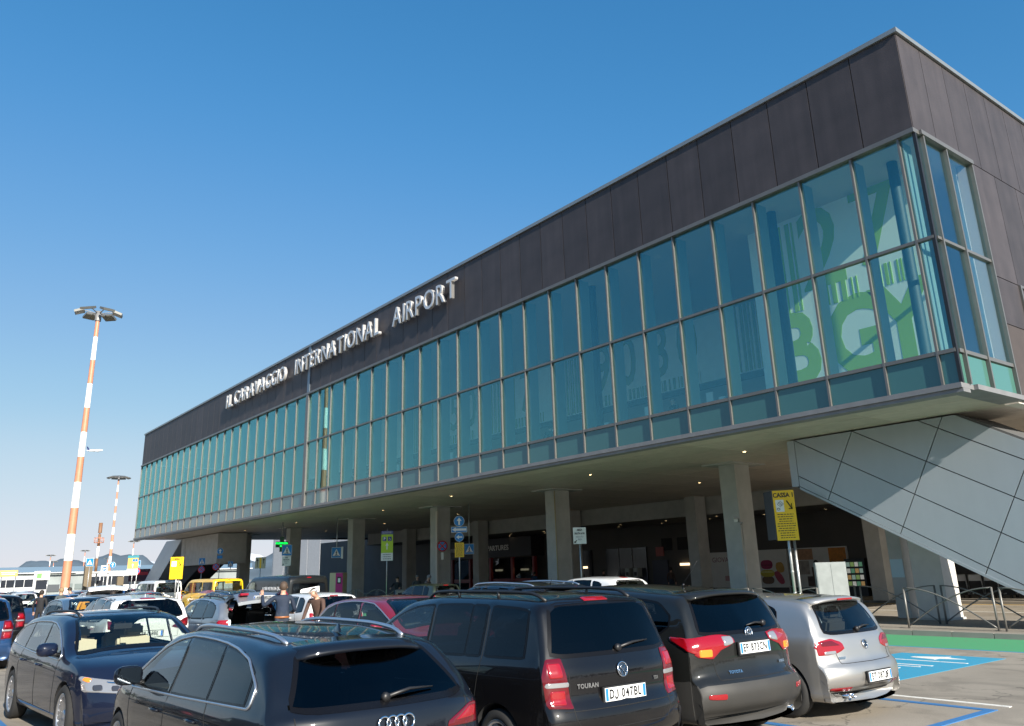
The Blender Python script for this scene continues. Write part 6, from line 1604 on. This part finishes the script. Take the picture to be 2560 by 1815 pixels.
MB().box(-2.7, 2.7, -.9, .9, 2.91, 3.1, S_white).build('roof', t); MB().box(-2.3, 2.3, .1, .13, .8, 2.2, M_glass_dark2).build('glass_screen', t)
# hills
def hills(name, dist, prof, col, snow=None):
    b = MB(); vs = []; fs = []; n = len(prof)
    m = mat(name+'_surface', col, .9, var=.25, vscale=.002)
    rr = random.Random(5)
    for j in range(5):
        t_ = j/4
        for i, (ang, h) in enumerate(prof):
            d = dist+1400*(1-(1-t_))*1.0; a = R(ang); hh = h*math.sin(t_*math.pi/2)+rr.uniform(-.03, .03)*h*(j in (1, 2, 3))
            vs.append((-math.cos(a)*(d), math.sin(a)*(d), hh if j else -5))
    for j in range(4):
        for i in range(n-1): fs.append((j*n+i, j*n+i+1, (j+1)*n+i+1, (j+1)*n+i))
    b.add(vs, fs, m, True); struct(name, b)
import itertools
def ridge(seed, a0, a1, base, amp, step=.25):
    rr = random.Random(seed); ph = [rr.uniform(0, 6) for _ in range(5)]; out = []; a = a0
    while a <= a1:
        h = base+amp*(.5*math.sin(a*.55+ph[0])+.3*math.sin(a*1.3+ph[1])+.15*math.sin(a*3.1+ph[2])+.07*math.sin(a*7+ph[3])); out.append((a, max(10, h))); a += step
    return out
hills('hill_range', 7600, ridge(3, -25, 45, 205, 110), (.085, .12, .15))  # blue of distant haze is painted into the hill surface colour
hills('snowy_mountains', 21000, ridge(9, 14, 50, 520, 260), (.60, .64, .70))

# unseen trees added behind and beside the camera to darken reflections in the cars
def belt():
    rr = random.Random(21); b = MB(); m1 = mat('belt_foliage', (.045, .06, .025), .9); m2 = mat('belt_foliage_dark', (.025, .035, .018), .9)
    for (x0, y0, x1, y1) in ((-260, -25, -60, -70), (-60, -70, 80, -75), (66, -70, 72, 110)):
        for k in range(70):
            t_ = rr.random(); cx, cy = x0+(x1-x0)*t_, y0+(y1-y0)*t_; hh = rr.uniform(5, 10); rad = rr.uniform(2.5, 4)
            b.tube([(cx, cy, 0), (cx, cy, hh*.6)], [.25, .12], m2, n=5)
            for q in range(26):
                v = Vector((rr.gauss(0, 1), rr.gauss(0, 1), rr.gauss(0, 1))).normalized()*rad*rr.uniform(.5, 1); c = Vector((cx, cy, hh*.65))+Vector((v.x, v.y, v.z*hh*.11)); a_ = Vector((rr.uniform(-1, 1), rr.uniform(-1, 1), rr.uniform(-1, 1)))*1.1; d_ = Vector((rr.uniform(-1, 1), rr.uniform(-1, 1), rr.uniform(-1, 1)))*1.1
                b.add([c, c+a_, c+a_+d_, c+d_], [(0, 1, 2, 3)], m1 if q % 2 else m2)
    o = b.build('added_tree_belt'); tag(o, 'unseen belt of bare winter trees added behind the car park for reflections', 'trees', kind='stuff')
belt()
# ---------------------------------------------------------------- people
SK = mat('skin', (.50, .29, .20), .55); HAIRD = mat('hair_dark', (.02, .014, .010), .7); HAIRG = mat('hair_grey', (.22, .21, .20), .7); SHOE = mat('shoe', (.02, .018, .016), .6)
def limb(p, q, t): return Vector(p).lerp(Vector(q), t)
def person(label, loc, rz, top, legs, hair=HAIRD, H=1.75, bend=0., arms=((.22, .05, -.55), (.22, .05, -.55)), elbows=None, step=.12, group=None, belt=None, headtilt=0., bald=False, cat='person'):
    """x right, y forward, z up. arms: hand position relative to the shoulder, (right, left); bend: forward lean of the trunk in radians"""
    k = H/1.75
    root = thing('person', label, cat, loc, rz, group)
    hip = Vector((0, 0, .93)); 
    def tr(x, z): return hip+Vector((x, math.sin(bend)*z, math.cos(bend)*z))
    chest, neck = tr(0, .36), tr(0, .53)
    hd = bend*1.15+headtilt
    head0 = neck+Vector((0, math.sin(hd)*.08, math.cos(hd)*.08)); head1 = neck+Vector((0, math.sin(hd)*.20+.015, math.cos(hd)*.20))
    V, E_, Rr, L = [], [], [], []
    def add(p, r, lab, par=None):
        V.append(Vector(p)*k); Rr.append(r*k if not isinstance(r, tuple) else (r[0]*k, r[1]*k)); L.append(lab)
        if par is not None: E_.append((par, len(V)-1))
        return len(V)-1
    i0 = add(hip, (.155, .115), 'legs'); iw = add(tr(0, .17), (.145, .105), 'top', i0); ic = add(chest, (.175, .12), 'top', iw); inn = add(tr(0, .47), (.10, .075), 'top', ic); ine = add(neck, .055, 'skin', inn)
    ih = add(head0, (.07, .08), 'skin', ine); ih1 = add(head1, (.075, .09), 'skin', ih)
    for sg, ah in ((1, arms[0]), (-1, arms[1])):
        sh = tr(.185*sg, .46); i1 = add(sh, .062, 'top', ic)
        hand = sh+Vector((ah[0]*sg*.35, ah[1], ah[2])); d = hand-sh
        mid = sh+d*.5+Vector((.05*sg, -.06 if ah[2] < -.2 else -.02, -.04 if ah[2] > -.3 else 0))
        if elbows: mid = sh+Vector((elbows[0][0]*sg, elbows[0][1], elbows[0][2])) if sg > 0 else sh+Vector((elbows[1][0]*sg, elbows[1][1], elbows[1][2]))
        i2 = add(mid, .048, 'top', i1); i3 = add(hand-(hand-mid)*.12, .036, 'top', i2); 
        dd = (hand-mid).normalized(); i4 = add(hand, (.034, .022), 'skin', i3); i5 = add(hand+dd*.07, (.036, .018), 'skin', i4)
    for sg in (1, -1):
        f = step*sg
        a = add(hip+Vector((.09*sg, 0, -.07)), .092, 'legs', i0); b_ = add(Vector((.10*sg, f*.5+.02, .50)), .064, 'legs', a); c = add(Vector((.11*sg, f, .10)), .046, 'legs', b_); add(Vector((.12*sg, f+.03, .045)), .045, 'shoe', c); add(Vector((.13*sg, f+.16, .035)), (.045, .03), 'shoe', len(V)-1)
    me = bpy.data.meshes.new('body'); me.from_pydata([tuple(v) for v in V], E_, [])
    o = bpy.data.objects.new('body', me); COL.objects.link(o)
    md = o.modifiers.new('skin', 'SKIN'); md.use_smooth_shade = True; md.use_x_symmetry = False
    if not me.skin_vertices: me.skin_vertices.new()
    sv = me.skin_vertices[0].data
    for i, r_ in enumerate(Rr): sv[i].radius = r_ if isinstance(r_, tuple) else (r_, r_)
    sv[0].use_root = True
    o.modifiers.new('sub', 'SUBSURF').levels = 1
    dg = bpy.context.evaluated_depsgraph_get(); dg.update()
    m2 = bpy.data.meshes.new_from_object(o.evaluated_get(dg)); bpy.data.objects.remove(o)
    m2.materials.clear(); mats = {'top': 0, 'legs': 1, 'skin': 2, 'shoe': 3}
    for m in (top, legs, SK, SHOE): m2.materials.append(m)
    segs = [(V[a], V[b], L[b] if L[a] != L[b] else L[a], L[a]) for a, b in E_]
    for p in m2.polygons:
        c = p.center; best = 9; lb = 'top'
        for (a, b, l, la) in segs:
            ab = b-a; t = max(0, min(1, (c-a).dot(ab)/max(ab.length_squared, 1e-9))); d = (c-(a+ab*t)).length
            if d < best: best = d; lb = l if t > .45 else la
        p.material_index = mats[lb]; p.use_smooth = True
    m2.name = 'body'; link('body', m2, root)
    # fingers
    vi = [i for i, l in enumerate(L) if l == 'skin' and i > ih1]
    for q in range(0, len(vi), 2):
        b = MB(); a, c = V[vi[q]], V[vi[q+1]]; d = (c-a).normalized(); s_ = d.cross(Vector((0, 1, 0)));
        if s_.length < .1: s_ = Vector((1, 0, 0))
        s_.normalize(); n_ = d.cross(s_)
        for f in range(4):
            off = s_*(f-1.5)*.018*k; l = (.07, .08, .075, .06)[f]*k
            b.tube([c+off-d*.01, c+off+d*l*.55+n_*.004, c+off+d*l+n_*.022], [.0095*k, .0085*k, .006*k], SK, n=5)
        b.tube([a+s_*.03*k, a+s_*.055*k+d*.04*k, a+s_*.058*k+d*.075*k], [.011*k, .010*k, .007*k], SK, n=5)
        b.build('fingers', root)['kind'] = 'stuff'
    # head details: nose, ears, eyes, mouth, hair
    hc = (head0+head1)/2*k; u = Vector((0, math.sin(hd), math.cos(hd))); fw = Vector((0, math.cos(hd), -math.sin(hd)))
    b = MB(); b.tube([hc+fw*.085*k+u*.03*k, hc+fw*.115*k-u*.012*k], [.008*k, .014*k], SK, n=6)
    for sg in (1, -1):
        b.tube([hc+Vector((.078*sg*k, 0, 0))+u*.03*k, hc+Vector((.088*sg*k, -.01*k, 0)), hc+Vector((.078*sg*k, 0, 0))-u*.03*k], [.008*k, .014*k, .008*k], SK, n=5)
    b.build('face', root)
    b = MB()
    for sg in (1, -1): b.tube([hc+fw*.088*k+u*.03*k+Vector((.028*sg*k, 0, 0)), hc+fw*.096*k+u*.03*k+Vector((.028*sg*k, 0, 0))], .008*k, SHOE, n=6)
    b.tube([hc+fw*.094*k-u*.045*k+Vector((-.022*k, 0, 0)), hc+fw*.098*k-u*.045*k, hc+fw*.094*k-u*.045*k+Vector((.022*k, 0, 0))], .005*k, mat('lip', (.32, .10, .08), .5), n=5); b.build('features', root)
    b = MB(); vs = []; fs = []; n = 14
    lat = 6; lim = .62 if not bald else .30
    for i in range(lat+1):
        th = math.pi*(i/lat)*lim
        for j in range(n):
            ph = 2*math.pi*j/n; back = -math.sin(ph)
            t_ = th*(1+.28*max(0, back)-.22*max(0, -back)) 
            r_ = .108*k
            if bald: t_ = math.pi*(.38+.20*(i/lat)); 
            v = Vector((math.cos(ph)*math.sin(t_)*.90, 0, 0))*r_+fw*(math.sin(ph)*math.sin(t_)*r_*1.08)+u*(math.cos(t_)*r_*1.05)
            vs.append(hc+u*.022*k-fw*.008*k+v)
    for i in range(lat):
        for j in range(n): 
            if bald and 1 <= j <= 6: continue
            fs.append((i*n+j, i*n+(j+1) % n, (i+1)*n+(j+1) % n, (i+1)*n+j))
    b.add(vs, fs, hair, True); b.build('hair', root)
    if belt:
        b = MB(); b.lathe([(.165*k, .925*k), (.172*k, .945*k), (.165*k, .965*k)], belt, n=20)
        for i, v in enumerate(b.v): b.v[i] = (v[0], v[1]*.76, v[2])
        b.build('belt', root)
    return root
J_navy = mat('jacket_navy', (.012, .022, .045), .8, bump=.5, bscale=14, var=.2); T_jean = mat('jeans_dark', (.025, .035, .055), .85, var=.15, vscale=9); J_blk = mat('coat_black', (.012, .012, .014), .85); J_brn = mat('jacket_brown', (.075, .042, .032), .85, bump=.4, bscale=16); T_gry = mat('trousers_grey', (.06, .06, .055), .85); J_or = mat('vest_orange', (.70, .30, .03), .7); J_tan = mat('jumper_taupe', (.22, .155, .135), .85); J_gr = mat('coat_grey', (.06, .075, .08), .85)
GP = 'people among the cars'
a = math.pi   # facing -x is rz=+90deg (local +y forward)
person('man in navy jacket seen from behind, one hand raised to the open tailgate', (-19.6, 8.15, 0), R(72), J_navy, T_jean, H=1.80, hair=mat('hair_brown', (.07, .045, .03), .7), arms=((.2, .30, -.35), (.75, .28, .05)), elbows=((.10, .02, -.30), (.24, .02, -.20)), belt=mat('belt_brown', (.25, .09, .03), .5), group=GP)
person('bald man in brown jacket bending forward beside the man in navy', (-19.2, 8.95, 0), R(-150), J_brn, T_gry, H=1.74, bend=.42, headtilt=.45, bald=True, hair=HAIRG, arms=((.2, .22, -.55), (.2, .30, -.48)), group=GP)
t = thing('holdall', 'dark holdall bag held by the bald man', 'bag', (-18.75, 9.25, .62), R(60)); b = MB(); b.prism([(-.24, 0), (.24, 0), (.26, .16), (.12, .30), (-.12, .30), (-.26, .16)], 'Y', -.12, .12, mat('bag_dark', (.025, .016, .015), .8)); b.build('bag_body', t); b = MB(); b.tube([(-.10, 0, .29), (-.07, 0, .40), (.07, 0, .40), (.10, 0, .29)], .012, M_black, n=6); b.build('handle', t)
t = thing('suitcase', 'small red suitcase beside the dark holdall', 'suitcase', (-19.05, 9.05, 0), R(30)); b = MB(); b.box(-.14, .14, -.2, .2, .04, .95, S_red); b.build('case_body', t); b = MB(); b.tube([(0, -.1, .95), (0, -.1, 1.12), (0, .1, 1.12), (0, .1, .95)], .01, M_steel, n=5); b.build('handle', t)
person('man in taupe jumper leaning into the small dark green car', (-35.6, 22.0, .12), R(-60), J_tan, T_gry, H=1.76, bend=.35, hair=HAIRG, arms=((.2, .45, -.35), (.2, .35, -.45)), group=GP)
person('woman in a shiny black jacket with long dark hair behind a luggage trolley', (-38.6, 22.2, .12), R(-140), J_blk, T_jean, H=1.68, arms=((.2, .30, -.25), (.2, .30, -.25)), group=GP)
person('dim figure behind the parking sign post', (-40.6, 24.6, .12), R(-100), J_gr, T_jean, H=1.72, hair=HAIRG, group=GP)
person('person in long dark coat, left of the couple near the left edge', (-39.9, 6.15, 0), R(60), J_blk, J_blk, H=1.70, group=GP)
person('person in dark grey coat with lighter hair, right of the couple', (-39.2, 6.75, 0), R(120), J_gr, T_gry, H=1.78, hair=mat('hair_fair', (.25, .17, .09), .7), group=GP)
person('man in black jacket looking down near the mast foot', (-47.3, 8.55, 0), R(170), J_blk, T_jean, H=1.76, arms=((.1, .3, -.35), (.1, .3, -.35)), headtilt=.3, group=GP)
person('person in orange waistcoat bending over beyond the grey-blue saloon', (-33.6, 6.55, 0), R(-80), J_or, T_gry, H=1.70, bend=.5, group=GP)
person('dark haired person beside the raised tailgate of the white car', (-33.0, 7.35, 0), R(100), J_blk, T_jean, H=1.62, group=GP)
GE = 'people waiting by the entrance'
for i, (x, y, rz, m, lab) in enumerate(((-47.5, 38.6, 20, mat('jacket_blue', (.02, .07, .16), .8), 'person in blue jacket left of the entrance doors'), (-46.4, 39.2, -30, J_blk, 'shorter dark person beside the blue jacketed one'), (-45.2, 38.8, 160, J_blk, 'dark person with bare head before the left red door frame'), (-43.0, 39.0, 60, J_gr, 'person with white collar in front of the doors'), (-41.4, 39.6, -50, J_blk, 'dark person right of the white collared one'), (-34.9, 39.0, 10, J_brn, 'person in red-brown top near the second column'), (-29.4, 39.4, 100, J_blk, 'dark figure by the service door behind the white hatchback'))):
    person(lab, (x, y, .12), R(rz), m, T_jean, H=1.68+.03*(i % 4), group=GE)
GI = 'people upstairs behind the glass'
for i, (x, y, rz, lab) in enumerate(((-19.2, 22.3, 160, 'bald man in dark suit standing at the window under the near ceiling light'), (-25.7, 22.0, 30, 'person seated behind the glass left of the bald man'), (-23.2, 21.9, -40, 'dark person bending at a counter behind the glass'), (-36.2, 21.4, 100, 'person standing tall behind the glass near the middle'), (-38.6, 21.7, 20, 'person in dark clothes with white collar behind the glass'), (-41.4, 21.8, 70, 'leftmost person behind the glass'))):
    person(lab, (x, y, 5.93), R(rz), J_blk if i != 4 else J_gr, T_jean, H=1.80, bald=(i == 0), hair=HAIRG if i == 0 else HAIRD, group=GI)
tr2 = copy_tree(tr); tr2.location = (-37.6, 21.75, .12); tr2.rotation_euler = (0, 0, R(10)); tr2['label'] = 'luggage trolley in front of the woman in black'
if 'group' in tr2: del tr2['group']
